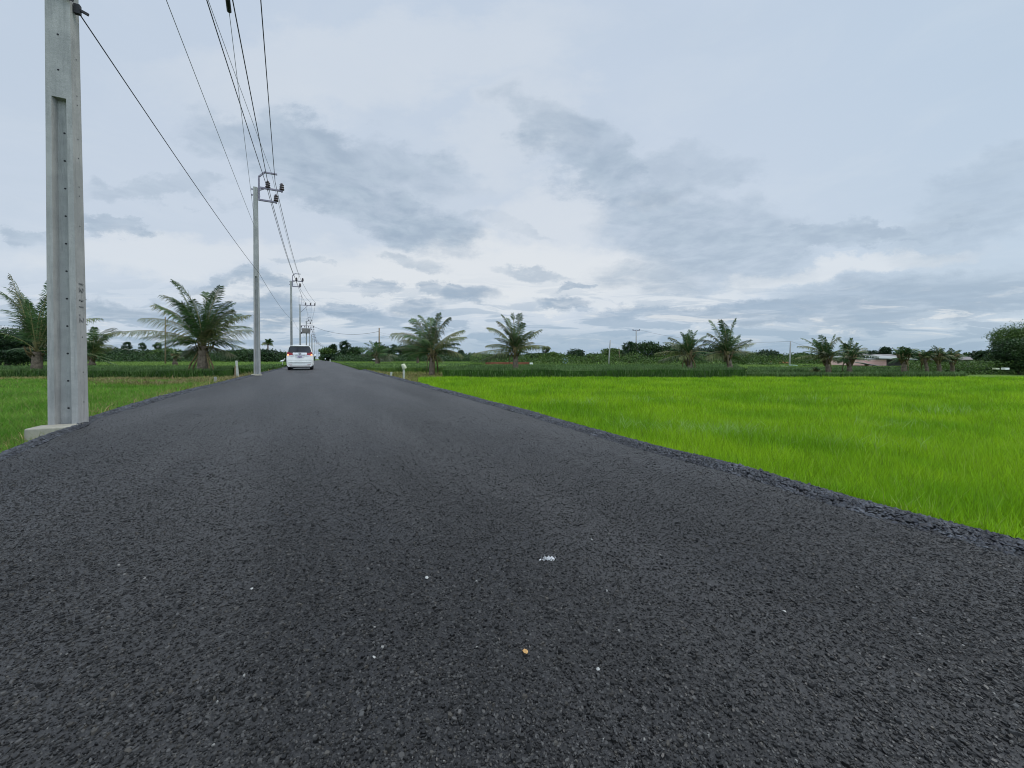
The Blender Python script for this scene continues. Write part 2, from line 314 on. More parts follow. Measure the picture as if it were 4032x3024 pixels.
class MB:
    """collects simple shapes, built as one mesh"""
    def __init__(s): s.v = []; s.f = []; s.mi = []; s.cur = 0; s.sm = []
    def add(s, vs, fs, smooth=False):
        b = len(s.v); s.v += [tuple(map(float, p)) for p in vs]
        for f in fs: s.f.append([i + b for i in f]); s.mi.append(s.cur); s.sm.append(smooth)
    def box(s, c, d, R=None):
        c = np.array(c, float); hx, hy, hz = [k / 2 for k in d]
        P = [np.array([x, y, z]) for x in (-hx, hx) for y in (-hy, hy) for z in (-hz, hz)]
        if R is not None: P = [R @ p for p in P]
        s.add([p + c for p in P], [(0, 1, 3, 2), (4, 6, 7, 5), (0, 4, 5, 1), (2, 3, 7, 6), (0, 2, 6, 4), (1, 5, 7, 3)])
    def bar(s, p, q, w, h):
        p, q = np.array(p, float), np.array(q, float); d = q - p; L = np.linalg.norm(d); d /= L
        a = np.cross(d, [0, 0, 1]);
        if np.linalg.norm(a) < 1e-3: a = np.array([0, 1, 0.])
        a /= np.linalg.norm(a); b = np.cross(a, d)
        vs = [e + a * i * w / 2 + b * j * h / 2 for e in (p, q) for i, j in ((-1, -1), (1, -1), (1, 1), (-1, 1))]
        s.add(vs, [(3, 2, 1, 0), (4, 5, 6, 7), (0, 1, 5, 4), (1, 2, 6, 5), (2, 3, 7, 6), (3, 0, 4, 7)])
    def tube(s, pts, r, n=6, smooth=True):
        pts = [np.array(p, float) for p in pts]; rs = r if hasattr(r, '__len__') else [r] * len(pts); vs = []; fs = []
        a = None
        for i, p in enumerate(pts):
            d = pts[min(i + 1, len(pts) - 1)] - pts[max(i - 1, 0)]; d = d / (np.linalg.norm(d) + 1e-9)
            if a is None: a = np.cross(d, [0, 0, 1.]) if abs(d[2]) < .95 else np.cross(d, [1., 0, 0])
            a = a - d * (a @ d); a /= np.linalg.norm(a) + 1e-9; b = np.cross(d, a)
            vs += [p + rs[i] * (a * math.cos(k * 2 * math.pi / n) + b * math.sin(k * 2 * math.pi / n)) for k in range(n)]
        for i in range(len(pts) - 1):
            for k in range(n): fs.append((i * n + k, i * n + (k + 1) % n, (i + 1) * n + (k + 1) % n, (i + 1) * n + k))
        fs.append(tuple(range(n - 1, -1, -1))); fs.append(tuple((len(pts) - 1) * n + k for k in range(n)))
        s.add(vs, fs, smooth)
    def lathe(s, c, prof, n=14, smooth=True):
        s.tube_prof(c, prof, n, smooth)
    def tube_prof(s, c, prof, n, smooth):
        vs = []; fs = []
        for r, z in prof: vs += [(c[0] + r * math.cos(k * 2 * math.pi / n), c[1] + r * math.sin(k * 2 * math.pi / n), c[2] + z) for k in range(n)]
        for i in range(len(prof) - 1):
            for k in range(n): fs.append((i * n + k, i * n + (k + 1) % n, (i + 1) * n + (k + 1) % n, (i + 1) * n + k))
        fs.append(tuple(range(n - 1, -1, -1))); fs.append(tuple((len(prof) - 1) * n + k for k in range(n))); s.add(vs, fs, smooth)
    def quad(s, *p, smooth=False): s.add(p, [tuple(range(len(p)))], smooth)
    def mesh(s, name):
        me = bpy.data.meshes.new(name); me.from_pydata(s.v, [], s.f)
        me.polygons.foreach_set('material_index', s.mi); me.polygons.foreach_set('use_smooth', s.sm); me.update(); return me
    def build(s, name, m, parent=None, bevel=0.0, loc=None):
        o = link(name, s.mesh(name), m, parent, loc)
        if bevel > 0:
            b = o.modifiers.new('bevel', 'BEVEL'); b.width = bevel; b.segments = 2; b.limit_method = 'ANGLE'
        return o
def grid_mesh(name, xs, ys, zf, m, smooth=True):
    X, Y = np.meshgrid(xs, ys); V = np.stack([X, Y, zf(X, Y)], -1).reshape(-1, 3); nx, ny = len(xs), len(ys)
    i = np.arange(nx * ny).reshape(ny, nx); Fq = np.stack([i[:-1, :-1], i[:-1, 1:], i[1:, 1:], i[1:, :-1]], -1).reshape(-1, 4)
    return link(name, np_mesh(name, V, [Fq], smooth=smooth), m)
def vn(x, y, s, seed=0):                      # cheap smooth value noise
    x = np.asarray(x) * s + seed * 17.3; y = np.asarray(y) * s + seed * 9.1
    xi, yi = np.floor(x), np.floor(y); fx, fy = x - xi, y - yi; fx = fx * fx * (3 - 2 * fx); fy = fy * fy * (3 - 2 * fy)
    h = lambda a, b: np.modf(np.abs(np.sin(a * 127.1 + b * 311.7) * 43758.5453))[0]
    return (h(xi, yi) * (1 - fx) + h(xi + 1, yi) * fx) * (1 - fy) + (h(xi, yi + 1) * (1 - fx) + h(xi + 1, yi + 1) * fx) * fy
rxv = np.vectorize(roadx)
# ------------------------------------------------------------------ ground and road
LEFT_EDGE = [(-20, -2.3), (0, -2.32), (3, -2.36), (5.2, -2.52), (6.2, -2.68), (6.94, -2.75), (7.8, -2.93), (9, -3.02), (12, -3.10), (400, -3.12)]   # asphalt edge
def ledge(y): return np.interp(y, [a for a, b in LEFT_EDGE], [b for a, b in LEFT_EDGE])
def redge(y): return np.interp(y, [-20, 0, 3, 5, 10, 30, 400], [2.80, 2.80, 2.82, 2.86, 2.93, 3.0, 3.0])
def ground_z(x, y):
    xr = x - rxv(y); d = np.where(xr < 0, ledge(y) - xr, xr - redge(y))
    z = np.interp(d, [-1, 0.0, .32, .75, 1.4], [-.05, -.04, -.10, -.27, -.34])
    return z + (vn(x, y, .8, 2) - .5) * .05 * (d > .35)
xs = np.unique(np.concatenate([[-2500, -1200, -600, -300, -150, -80, -40, -20, -12], np.arange(-9, 9.01, .25), [12, 20, 40, 80, 150, 300, 600, 1200, 2500]]))
ys = np.unique(np.concatenate([[-400, -100, -40, -10], np.arange(-4, 30, .5), np.arange(30, 120, 3), np.arange(120, 420, 10), [600, 1000, 2000, 3500]]))
g = grid_mesh('ground', xs, ys, ground_z, M['ground']); tag(g, kind='structure')
# road sheet with the coarse chips pressed into it
def road():
    yy = np.unique(np.concatenate([np.arange(-8, 30, .25), np.arange(30, 130, 2), np.arange(130, 400, 6)])); k = np.linspace(0, 1, 15); V = []
    for y in yy:
        a = float(ledge(y)) + roadx(y) + (vn(y, 0, 1.7, 1) - .5) * .07; b = float(redge(y)) + roadx(y) + (vn(y, 3, 1.5, 4) - .5) * .07
        for t in k: V.append((a + (b - a) * t, y, (.03 * math.sin(math.pi * t) - .02)*0))
    V = np.array(V); V[:, 2] += 0.0
    n = len(k); i = np.arange(len(V)).reshape(-1, n); Fq = np.stack([i[:-1, :-1], i[:-1, 1:], i[1:, 1:], i[1:, :-1]], -1).reshape(-1, 4)
    # chips
    ZZ = np.linspace(.66, 7.0, 400); dens = 34000 * np.exp(-(ZZ - .7) / 1.25) * (ZZ / (ZZ + .0)); cdf = np.cumsum(dens * ZZ * 2.84); N = int(cdf[-1] * (ZZ[1] - ZZ[0])); cdf = cdf / cdf[-1]
    Z = np.interp(rng.random(N), cdf, ZZ); X = rng.uniform(-1.42, 1.42, N) * Z; pts = [X[:, None] * RIGHT[:2] + Z[:, None] * FLAT[:2]]
    P = np.concatenate(pts); xr = P[:, 0]; P = P[(xr > ledge(P[:, 1]) + .02) & (xr < redge(P[:, 1]) - .02)]
    N = len(P); r = rng.gamma(4.0, .00064, N) + .0012; r = np.where(rng.random(N) < .025, rng.uniform(.006, .0105, N), r); r = np.minimum(r, .011); ang0 = rng.uniform(0, 6.28, N); asp = rng.uniform(.5, 1, N)
    K = 5; th = ang0[:, None] * 0 + np.arange(K) * 2 * math.pi / K + rng.uniform(-.4, .4, (N, K)); rad = r[:, None] * rng.uniform(.75, 1.15, (N, K))
    x = rad * np.cos(th); y = rad * np.sin(th) * asp[:, None]; ca, sa = np.cos(ang0)[:, None], np.sin(ang0)[:, None]
    ox, oy = x * ca - y * sa, x * sa + y * ca; tx, ty = rng.normal(0, .22, (N, 1)), rng.normal(0, .22, (N, 1)); h = (r * rng.uniform(.25, .8, N))[:, None]
    bot = np.stack([P[:, :1] + ox, P[:, 1:] + oy, np.full((N, K), -.002)], -1)
    s = .68; top = np.stack([P[:, :1] + ox * s, P[:, 1:] + oy * s, h + tx * ox * s + ty * oy * s], -1)
    VV = np.concatenate([bot, top], 1).reshape(-1, 3); b0 = (np.arange(N) * 2 * K)[:, None] + len(V)
    sides = np.concatenate([b0 + np.array([[j, (j + 1) % K, K + (j + 1) % K, K + j]]) for j in range(K)], 0); cap = b0 + np.arange(K, 2 * K)[None]
    me = np_mesh('road', np.concatenate([V, VV]), [Fq, sides, cap], np.concatenate([np.zeros(len(Fq)), np.ones(len(sides) + len(cap))]))
    o = link('road', me, [M['asphalt'], M['chip']]); tag(o, kind='structure')
road()
def rocks(name, P, r, m, flat=.6):
    """irregular stones at P (N,3) with radius r (N)"""
    N = len(P); base = np.array([[1, 0, 0], [.5, .87, .1], [-.5, .87, -.1], [-1, 0, 0], [-.5, -.87, .1], [.5, -.87, -.1], [.35, .2, .8], [-.4, -.15, .85], [0, 0, -.8]])
    T = np.array([[0, 1, 6], [1, 2, 6], [2, 7, 6], [2, 3, 7], [3, 4, 7], [4, 5, 7], [5, 6, 7], [5, 0, 6], [1, 0, 8], [2, 1, 8], [3, 2, 8], [4, 3, 8], [5, 4, 8], [0, 5, 8]])
    v = base[None] * rng.uniform(.65, 1.25, (N, 9, 1)) * r[:, None, None]; v[:, :, 2] *= flat
    a = rng.uniform(0, 6.28, N); ca, sa = np.cos(a)[:, None], np.sin(a)[:, None]; t = rng.normal(0, .35, (N, 1))
    x = v[:, :, 0] * ca - v[:, :, 1] * sa; y = v[:, :, 0] * sa + v[:, :, 1] * ca; z = v[:, :, 2] + x * t
    VV = np.stack([x, y, z], -1) + P[:, None]; Ft = (T[None] + (np.arange(N) * 9)[:, None, None]).reshape(-1, 3)
    return link(name, np_mesh(name, VV.reshape(-1, 3), [Ft]), m)
def windrow(side, label):
    yy = np.concatenate([np.arange(-2, 14, .06), np.arange(14, 60, .4), np.arange(60, 300, 4)]); offs = np.array([-.05, .02, .08, .15, .22, .30, .42]); prof = np.array([-.016, -.006, .010, .013, .002, -.035, -.14]); V = []
    for y in yy:
        e = float(ledge(y) if side < 0 else redge(y)); wob = (vn(y, 5 * side, 1.1, 6) - .5) * .10; sc = .5 + 1.0 * vn(y, 9 * side, .9, 8)
        bury = 0; kx = float(np.interp(y, [7.2, 10], [.45, 1])) if side < 0 else 1
        for o_, p_ in zip(offs, prof):
            z = (p_ + bury * (o_ > 0) * (o_ < .35)) * (sc if p_ > 0 else 1) + (rng.random() - .5) * .014
            V.append((roadx(y) + e + side * (o_ + wob * (o_ > 0)) * kx, y, z))
    n = len(offs); i = np.arange(len(V)).reshape(-1, n); q = np.stack([i[:-1, :-1], i[:-1, 1:], i[1:, 1:], i[1:, :-1]], -1).reshape(-1, 4)
    if side < 0: q = q[:, ::-1]
    V = np.array(V)
    parts = []
    for y0, y1, n_, r0 in ((-1, 4, 17000, .0075), (4, 9, 17000, .009), (9, 20, 9000, .016), (20, 50, 6000, .024)):
        Y = rng.uniform(y0, y1, n_); o_ = np.abs(rng.normal(.16, .13, n_)) - .02; e = np.array(ledge(Y) if side < 0 else redge(Y)); wob = (vn(Y, 5 * side + 0 * Y, 1.1, 6) - .5) * .10
        sc = .5 + 1.0 * vn(Y, 9 * side + 0 * Y, .9, 8); zz = np.interp(o_, offs, prof); zz = np.where(zz > 0, zz * sc, zz) + .009
        kx = np.interp(Y, [7.2, 10], [.45, 1]) if side < 0 else 1
        parts.append((np.stack([e + side * (o_ + wob) * kx, Y, zz], -1), rng.gamma(4, r0 / 5, n_) + r0 * .25))
    P = np.concatenate([a for a, b in parts]); r = np.concatenate([b for a, b in parts])
    o = rocks('loose_gravel', P, r, None, .7); me = o.data
    # join strip into same mesh
    N0 = len(me.vertices); co = np.empty(N0 * 3, np.float32); me.vertices.foreach_get('co', co)
    fi = np.empty(len(me.loops), np.int32); me.loops.foreach_get('vertex_index', fi)
    me2 = np_mesh('loose_gravel', np.concatenate([co.reshape(-1, 3), V]), [fi.reshape(-1, 3), q + N0], np.concatenate([np.zeros(len(fi) // 3), np.ones(len(q))]))
    o.data = me2; me2.materials.append(M['gravel']); me2.materials.append(M['soil']); tag(o, label, 'gravel', kind='stuff')
windrow(-1, 'crumbled dark asphalt gravel along the left road edge by the poles')
windrow(1, 'crumbled dark asphalt gravel between the road and bright rice field')
# ------------------------------------------------------------------ grass and crops
def blades(name, P, h, w, m, lean=.3, wind=(0, 0), tag_=None, cat='grass', base=None):
    N = len(P); a = rng.uniform(0, 6.28, N); d = np.stack([np.cos(a), np.sin(a)], -1); l = rng.normal(0, lean, (N, 2)) + np.array(wind)
    b = P; hv = h[:, None]
    v0 = b + np.concatenate([d * w[:, None] * .5, np.zeros((N, 1))], 1); v1 = b - np.concatenate([d * w[:, None] * .5, np.zeros((N, 1))], 1)
    mid = b + np.concatenate([l * hv * .35, hv * .6], 1); v2 = mid - np.concatenate([d * w[:, None] * .42, np.zeros((N, 1))], 1); v3 = mid + np.concatenate([d * w[:, None] * .42, np.zeros((N, 1))], 1)
    tip = b + np.concatenate([l * hv, hv * rng.uniform(.85, 1.05, (N, 1))], 1)
    V = np.stack([v0, v1, v2, v3, tip], 1).reshape(-1, 3); k = (np.arange(N) * 5)[:, None]
    me = np_mesh(name, V, [k + np.array([[0, 1, 2, 3]]), k + np.array([[3, 2, 4]])]); o = link(name, me, m)
    if tag_: tag(o, tag_, cat, kind='stuff')
    return o
def wedge(Z0, Z1, px0, px1, dens):
    s0, s1 = (px0 - CX) / F, (px1 - CX) / F; A = (s1 - s0) * (Z1 ** 2 - Z0 ** 2) / 2; N = int(A * dens)
    Z = np.sqrt(rng.uniform(Z0 ** 2, Z1 ** 2, N)); X = rng.uniform(s0, s1, N) * Z
    return X[:, None] * RIGHT[:2] + Z[:, None] * FLAT[:2], Z
def field(name, side, bands, px0, px1, hfun, m, label, ztop=21.2, cat='grass', lean=.3):
    PP, HH, WW = [], [], []
    for Z0, Z1, dens in bands:
        P, Z = wedge(Z0, Z1, px0, px1, dens); x = P[:, 0]; y = P[:, 1]
        d = np.where(side > 0, x - redge(y), ledge(y) - x); k = d > .30 + .12 * rng.random(len(d)); P, Z, d = P[k], Z[k], d[k]
        z = ground_z(P[:, 0], P[:, 1]); h = hfun(P, d, Z); PP.append(np.column_stack([P, z - .02])); HH.append(h); WW.append(np.maximum(.0045, Z * .0011) * rng.uniform(.7, 1.4, len(Z)))
    return blades(name, np.concatenate(PP), np.concatenate(HH), np.concatenate(WW), m, lean, tag_=label, cat=cat)
def hrice(P, d, Z):
    n = vn(P[:, 0], P[:, 1], .5, 3) * .5 + vn(P[:, 0], P[:, 1], 1.9, 5) * .5
    return np.interp(d, [.3, .5, 1.2], [.11, .20, .30]) * (.78 + .45 * n) * rng.uniform(.75, 1.12, len(d))
field('young_rice', 1, [(1.5, 4, 4500), (4, 7, 2600), (7, 12, 1000), (12, 21.3, 420)], 1650, 5200, hrice, M['rice'], 'bright green young rice filling the paddy right of the road', cat='rice', lean=.22)
def hleft(P, d, Z):
    n = vn(P[:, 0], P[:, 1], .6, 13)
    return np.interp(d, [.3, .5, 1.2], [.08, .15, .24]) * (.7 + .55 * n) * rng.uniform(.6, 1.1, len(d))
field('field_grass', -1, [(1.6, 7, 3000), (7, 12, 1100), (12, 20.5, 450)], -1000, 1150, hleft, M['grass'], 'mid green grass in the field left of the road behind the nearest pole', lean=.35)
# dry verges and bunds
def patch(fn, n):                              # random points where fn(x,y) holds, in camera aligned box
    return fn
def strip_pts(px0, px1, Z0, Z1, N):
    Z = rng.uniform(Z0, Z1, N); px = rng.uniform(px0, px1, N); X = (px - CX) / F * Z; return X[:, None] * RIGHT[:2] + Z[:, None] * FLAT[:2], Z
def verge(px0, px1, Z0, Z1, N, h, m, label, near=None, lean=.45):
    P, Z = strip_pts(px0, px1, Z0, Z1, N); y = P[:, 1]; xr = P[:, 0] - rxv(y); d = np.where(xr < 0, ledge(y) - xr, xr - redge(y)); k = d > .28
    if near: k &= d < near
    P, Z, d = P[k], Z[k], d[k]; z = ground_z(P[:, 0], P[:, 1]); hh = h * rng.uniform(.4, 1.2, len(d)) * (.5 + vn(P[:, 0], P[:, 1], .9, 21))
    return blades('dry_grass', np.column_stack([P, z - .02]), hh, Z * .0013 * rng.uniform(.7, 1.4, len(Z)), m, lean, tag_=label)
verge(310, 1010, 16.2, 21.0, 15000, .24, M['brown'], 'reddish brown dead grass on the bund between the nearest pole and the big left palm')
verge(-900, 1010, 20.0, 23.2, 16000, .20, M['dry'], 'brown dry grass on the low bund left of the road')
verge(1380, 1800, 20.5, 31.0, 16000, .20, M['dry'], 'brown dry grass round the white post with the pail')
verge(1740, 4500, 20.6, 22.4, 9000, .18, M['dry'], 'olive grass on the bund between bright rice and dark crop')
verge(-900, 900, 3.2, 14, 9000, .20, M['dry'], 'straw coloured weeds creeping over the near left road edge', near=.9)
verge(1500, 5000, 2.2, 14, 4500, .16, M['grass'], 'short grass tufts creeping over the right gravel edge', near=.55)
verge(300, 1120, 9.0, 45, 14000, .28, M['dry'], 'dry roadside weeds along the left verge near the far poles', near=1.6)
verge(1290, 1700, 15, 90, 9000, .26, M['dry'], 'dry roadside weeds along the right verge', near=1.6)
def weeds():
    P = []
    for px, py, n_, sx in ((2480, 1655, 60, .5), (2750, 1672, 150, .9), (2870, 1668, 120, .7), (3360, 1712, 90, .8), (3500, 1650, 60, .8), (2300, 1570, 60, 1.0), (3700, 1600, 60, 1.4), (3150, 1560, 60, 1.5), (2560, 1560, 50, 1.2)):
        c = atH(px, py, -.05); k = rng.normal(0, 1, (n_, 2)); P.append((c[:2] + k[:, :1] * RIGHT[:2] * sx * .45 + k[:, 1:] * FLAT[:2] * .18))
    P = np.concatenate(P); n_ = len(P); P = np.column_stack([P, np.full(n_, -.30)]); Z = P[:, :2] @ FLAT[:2]
    blades('paddy_weeds', P, rng.uniform(.24, .33, n_), Z * .0013, M['weed'], .55, tag_='pale curling weeds standing above the young rice in small patches')
M['weed'] = blade_mat('pale_weed', (.26, .42, .10), (.34, .48, .16), 2, .3, .4)
weeds()
def slab(name, cs, zt, m, mb, label, dens=45, hb=.22, step=.7, zb=-.36, front_h=None):
    """standing crop: body with uneven top over the quad cs (fl, fr, br, bl) plus leaf blades"""
    cs = [np.array(c[:2]) for c in cs]; Lw = np.linalg.norm(cs[1] - cs[0]); Ld = max(np.linalg.norm(cs[3] - cs[0]), np.linalg.norm(cs[2] - cs[1]))
    nu, nv = max(3, int(Lw / step)), max(3, int(Ld / step)); uu = np.linspace(0, 1, nu + 1); vv = np.linspace(0, 1, nv + 1)
    U, Vv = np.meshgrid(uu, vv); Pq = (cs[0] * (1 - U[..., None]) + cs[1] * U[..., None]) * (1 - Vv[..., None]) + (cs[3] * (1 - U[..., None]) + cs[2] * U[..., None]) * Vv[..., None]
    top = zt - hb * .55 + (vn(Pq[..., 0], Pq[..., 1], .6, 4) - .5) * .10 + (vn(Pq[..., 0], Pq[..., 1], 2.2, 4) - .5) * .06
    V = np.concatenate([Pq, top[..., None]], -1).reshape(-1, 3); i = np.arange(len(V)).reshape(nv + 1, nu + 1)
    Fq = [np.stack([i[:-1, :-1], i[:-1, 1:], i[1:, 1:], i[1:, :-1]], -1).reshape(-1, 4)]
    rim = np.concatenate([i[0, :], i[1:, -1], i[-1, -2::-1], i[-2:0:-1, 0]]); Vb = V[rim].copy(); Vb[:, 2] = zb; n = len(rim); j = np.arange(n); b0 = len(V)
    Fq.append(np.stack([b0 + j, b0 + (j + 1) % n, rim[(j + 1) % n], rim[j]], -1)); me = np_mesh(name, np.concatenate([V, Vb]), Fq); nb = len(Fq[0]) + len(Fq[1])
    # blades: all over the top and thick down the front and side faces
    N = int(Lw * Ld * dens); u, v = rng.random(N), rng.random(N) ** 1.6; Nf = int(Lw * 230); uf, vf = rng.random(Nf), rng.random(Nf) * (.5 / Ld)
    Ns = int(Ld * 60); us, vs = np.where(rng.random(Ns) < .5, rng.random(Ns) * .4 / Lw, 1 - rng.random(Ns) * .4 / Lw), rng.random(Ns)
    u = np.concatenate([u, uf, us]); v = np.concatenate([v, vf, vs])
    P = (cs[0] * (1 - u[:, None]) + cs[1] * u[:, None]) * (1 - v[:, None]) + (cs[3] * (1 - u[:, None]) + cs[2] * u[:, None]) * v[:, None]
    z0 = np.concatenate([np.full(N, zt - hb), rng.uniform(zb, zt - hb, Nf), rng.uniform(zb, zt - hb, Ns)]); P[N:N + Nf] -= FLAT[:2] * rng.uniform(0, .16, (Nf, 1))
    z0 = z0 + (vn(P[:, 0], P[:, 1], .6, 4) - .5) * .12; h = np.where(np.arange(len(P)) < N, hb * 1.15, .30) * rng.uniform(.6, 1.2, len(P)); Zc = P @ FLAT[:2]; w = Zc * .0011 * rng.uniform(.7, 1.5, len(P))
    o = blades(name, np.column_stack([P, z0]), h, w, None, .30); bm = o.data; nV = len(bm.vertices)
    co = np.empty(nV * 3, np.float32); bm.vertices.foreach_get('co', co); nB = len(P); k = (np.arange(nB) * 5)[:, None]; nn = len(me.vertices); co2 = np.empty(nn * 3, np.float32); me.vertices.foreach_get('co', co2)
    Fall = [f for f in Fq] + [k + np.array([[0, 1, 2, 3]]) + nn, k + np.array([[3, 2, 4]]) + nn]
    o.data = np_mesh(name, np.concatenate([co2.reshape(-1, 3), co.reshape(-1, 3)]), Fall, np.concatenate([np.ones(nb), np.zeros(2 * nB)]))
    o.data.materials.append(m); o.data.materials.append(mb); return tag(o, label, 'crop', kind='stuff')
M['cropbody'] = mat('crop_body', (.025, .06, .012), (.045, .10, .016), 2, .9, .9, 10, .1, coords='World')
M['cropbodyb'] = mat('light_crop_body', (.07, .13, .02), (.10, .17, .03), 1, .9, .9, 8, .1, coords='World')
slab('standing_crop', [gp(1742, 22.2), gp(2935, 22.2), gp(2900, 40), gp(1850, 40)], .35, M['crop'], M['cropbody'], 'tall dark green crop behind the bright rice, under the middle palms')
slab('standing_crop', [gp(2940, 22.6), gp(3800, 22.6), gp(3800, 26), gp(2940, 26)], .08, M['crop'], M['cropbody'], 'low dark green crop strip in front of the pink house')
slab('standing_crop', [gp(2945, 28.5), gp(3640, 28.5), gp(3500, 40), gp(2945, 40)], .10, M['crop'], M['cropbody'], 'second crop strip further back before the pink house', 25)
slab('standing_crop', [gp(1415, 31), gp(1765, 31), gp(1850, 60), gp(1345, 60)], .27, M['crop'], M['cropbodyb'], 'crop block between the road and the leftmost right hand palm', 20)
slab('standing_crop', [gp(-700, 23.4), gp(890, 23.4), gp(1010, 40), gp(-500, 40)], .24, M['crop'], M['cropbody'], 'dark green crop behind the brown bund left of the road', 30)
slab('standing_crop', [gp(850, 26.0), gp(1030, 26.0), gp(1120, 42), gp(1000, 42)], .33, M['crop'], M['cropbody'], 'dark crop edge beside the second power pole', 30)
def flatfield(cs, z, label, m=None, n=20000, h=.3):
    cs = [np.array(c[:2]) for c in cs]; nu = 40; t = np.linspace(0, 1, nu + 1); U, Vv = np.meshgrid(t, t)
    Pq = (cs[0] * (1 - U[..., None]) + cs[1] * U[..., None]) * (1 - Vv[..., None]) + (cs[3] * (1 - U[..., None]) + cs[2] * U[..., None]) * Vv[..., None]
    top = z - .12 + (vn(Pq[..., 0], Pq[..., 1], .2, 4) - .5) * .1; V = np.concatenate([Pq, top[..., None]], -1).reshape(-1, 3); i = np.arange(len(V)).reshape(nu + 1, nu + 1)
    Fq = np.stack([i[:-1, :-1], i[:-1, 1:], i[1:, 1:], i[1:, :-1]], -1).reshape(-1, 4)
    u, v = rng.random(n), rng.random(n) ** 1.7; P = (cs[0] * (1 - u[:, None]) + cs[1] * u[:, None]) * (1 - v[:, None]) + (cs[3] * (1 - u[:, None]) + cs[2] * u[:, None]) * v[:, None]
    Zc = P @ FLAT[:2]; o = blades('far_crop', np.column_stack([P, np.full(n, z - .15)]), h * rng.uniform(.6, 1.1, n), Zc * .0012, None, .4)
    bm = o.data; co = np.empty(len(bm.vertices) * 3, np.float32); bm.vertices.foreach_get('co', co); k = (np.arange(n) * 5)[:, None] + len(V)
    o.data = np_mesh('far_crop', np.concatenate([V, co.reshape(-1, 3)]), [Fq, k + np.array([[0, 1, 2, 3]]), k + np.array([[3, 2, 4]])], np.concatenate([np.ones(len(Fq)), np.zeros(2 * n)]))
    o.data.materials.append(m or M['cropb']); o.data.materials.append(M['far']); tag(o, label, 'crop', kind='stuff')
flatfield([gp(-1200, 41), gp(1100, 43), gp(1195, 165), gp(-1400, 165)], .12, 'pale green field reaching to the trees left of the road', n=26000)
flatfield([gp(1352, 61), gp(1900, 61), gp(1900, 150), gp(1300, 150)], .12, 'yellow green field beyond the crop beside the road')
flatfield([gp(1900, 41), gp(4600, 42), gp(4600, 75), gp(1900, 75)], -.02, 'rough green ground before the trees and pink house', n=22000)
# ------------------------------------------------------------------ small marks on the road
def splash():
    c = atH(2165, 2203, .0); mb = MB(); P = []
    for _ in range(80):
        a = random.gauss(0, .010), random.gauss(0, .018); P.append(c + RIGHT * a[1] + FLAT * a[0] + np.array([0, 0, .003 + random.random() * .003]))
    P = np.array(P); o = rocks('paint_splash', P, rng.uniform(.001, .0052, len(P)), M['paint'], .35)
    o.data.transform(Matrix.Translation(-Vector(c))); o.location = c; tag(o, 'small splash of white paint on the asphalt near the centre', 'paint splash')
splash()
def stone(px, py, r, m, label, grp=None):
    c = atH(px, py, .0); o = rocks('pebble', np.array([[0, 0, r * .5]]), np.array([r]), m, .8); o.location = c; tag(o, label, 'pebble', grp)
stone(2068, 2570, .0105, M['pebble'], 'orange brown pebble lying on the dark asphalt below the paint splash')
for px, py, r, l in ((1680, 2278, .009, 'white stone chip on the asphalt left of the paint splash'), (1474, 2590, .006, 'white stone chip left of the orange pebble near the photo centre'), (2330, 2128, .007, 'white stone chip on the asphalt just beyond the paint splash'),
                     (2388, 2328, .006, 'white stone chip right of and nearer than the paint splash'), (2355, 2636, .006, 'white stone chip right of the orange pebble'), (3088, 2410, .006, 'white stone chip alone on the right part of the asphalt'), (990, 2322, .006, 'white stone chip on the asphalt left of centre')):
    stone(px, py, r, M['wchip'], l, 'white stone chips on the asphalt')
# ------------------------------------------------------------------ power poles
def shaft(H, w0, w1, d0, d1, groove, holes=False):
    mb = MB(); lv = [(0, True), (groove, True), (groove, False), (H, False)]; n = 12; vs = []
    for z, gr in lv:
        t = z / H; w = (w0 + (w1 - w0) * t) / 2; d = (d0 + (d1 - d0) * t) / 2; g_, g2, r = w * .56, w * .36, (.075 if gr else .0)
        vs += [(-w, -d, z), (-g_, -d, z), (-g2, -d + r, z), (g2, -d + r, z), (g_, -d, z), (w, -d, z), (w, d, z), (g_, d, z), (g2, d - r, z), (-g2, d - r, z), (-g_, d, z), (-w, d, z)]
    fs = []
    for i in range(3):
        for k in range(n):
            if i == 1 and k not in (1, 2, 3, 7, 8, 9): continue
            fs.append((i * n + k, i * n + (k + 1) % n, (i + 1) * n + (k + 1) % n, (i + 1) * n + k))
    fs.append((36, 37, 38, 39, 40, 41, 42, 43, 44, 45, 46, 47)); mb.add(vs, fs)
    if holes:
        mb.cur = 1
        def disc(x, y, z, ax, r=.011):
            pts = []
            for k in range(8):
                a = k * math.pi / 4; pts.append((x + r * math.cos(a), y, z + r * math.sin(a)) if ax == 'y' else (x, y + r * math.cos(a), z + r * math.sin(a)))
            mb.quad(*pts)
        z = .12
        while z < groove - .1:
            t = z / H; d = (d0 + (d1 - d0) * t) / 2; w = (w0 + (w1 - w0) * t) / 2; disc(w * .14, -d + .073, z, 'y', .012); z += .36
        z = groove + .35
        while z < H - .5: t = z / H; disc(0, -(d0 + (d1 - d0) * t) / 2 - .002, z, 'y', .012); z += .45
        for z in (.12, .22, .55, .95, 1.42, 1.9, 2.9, 3.3, 3.42, 3.8, 4.05, 4.5, 4.62, 5.1, 5.7, 6.4):
            disc((w0 + (w1 - w0) * z / H) / 2 + .002, .01, z, 'x', .010)
    return mb
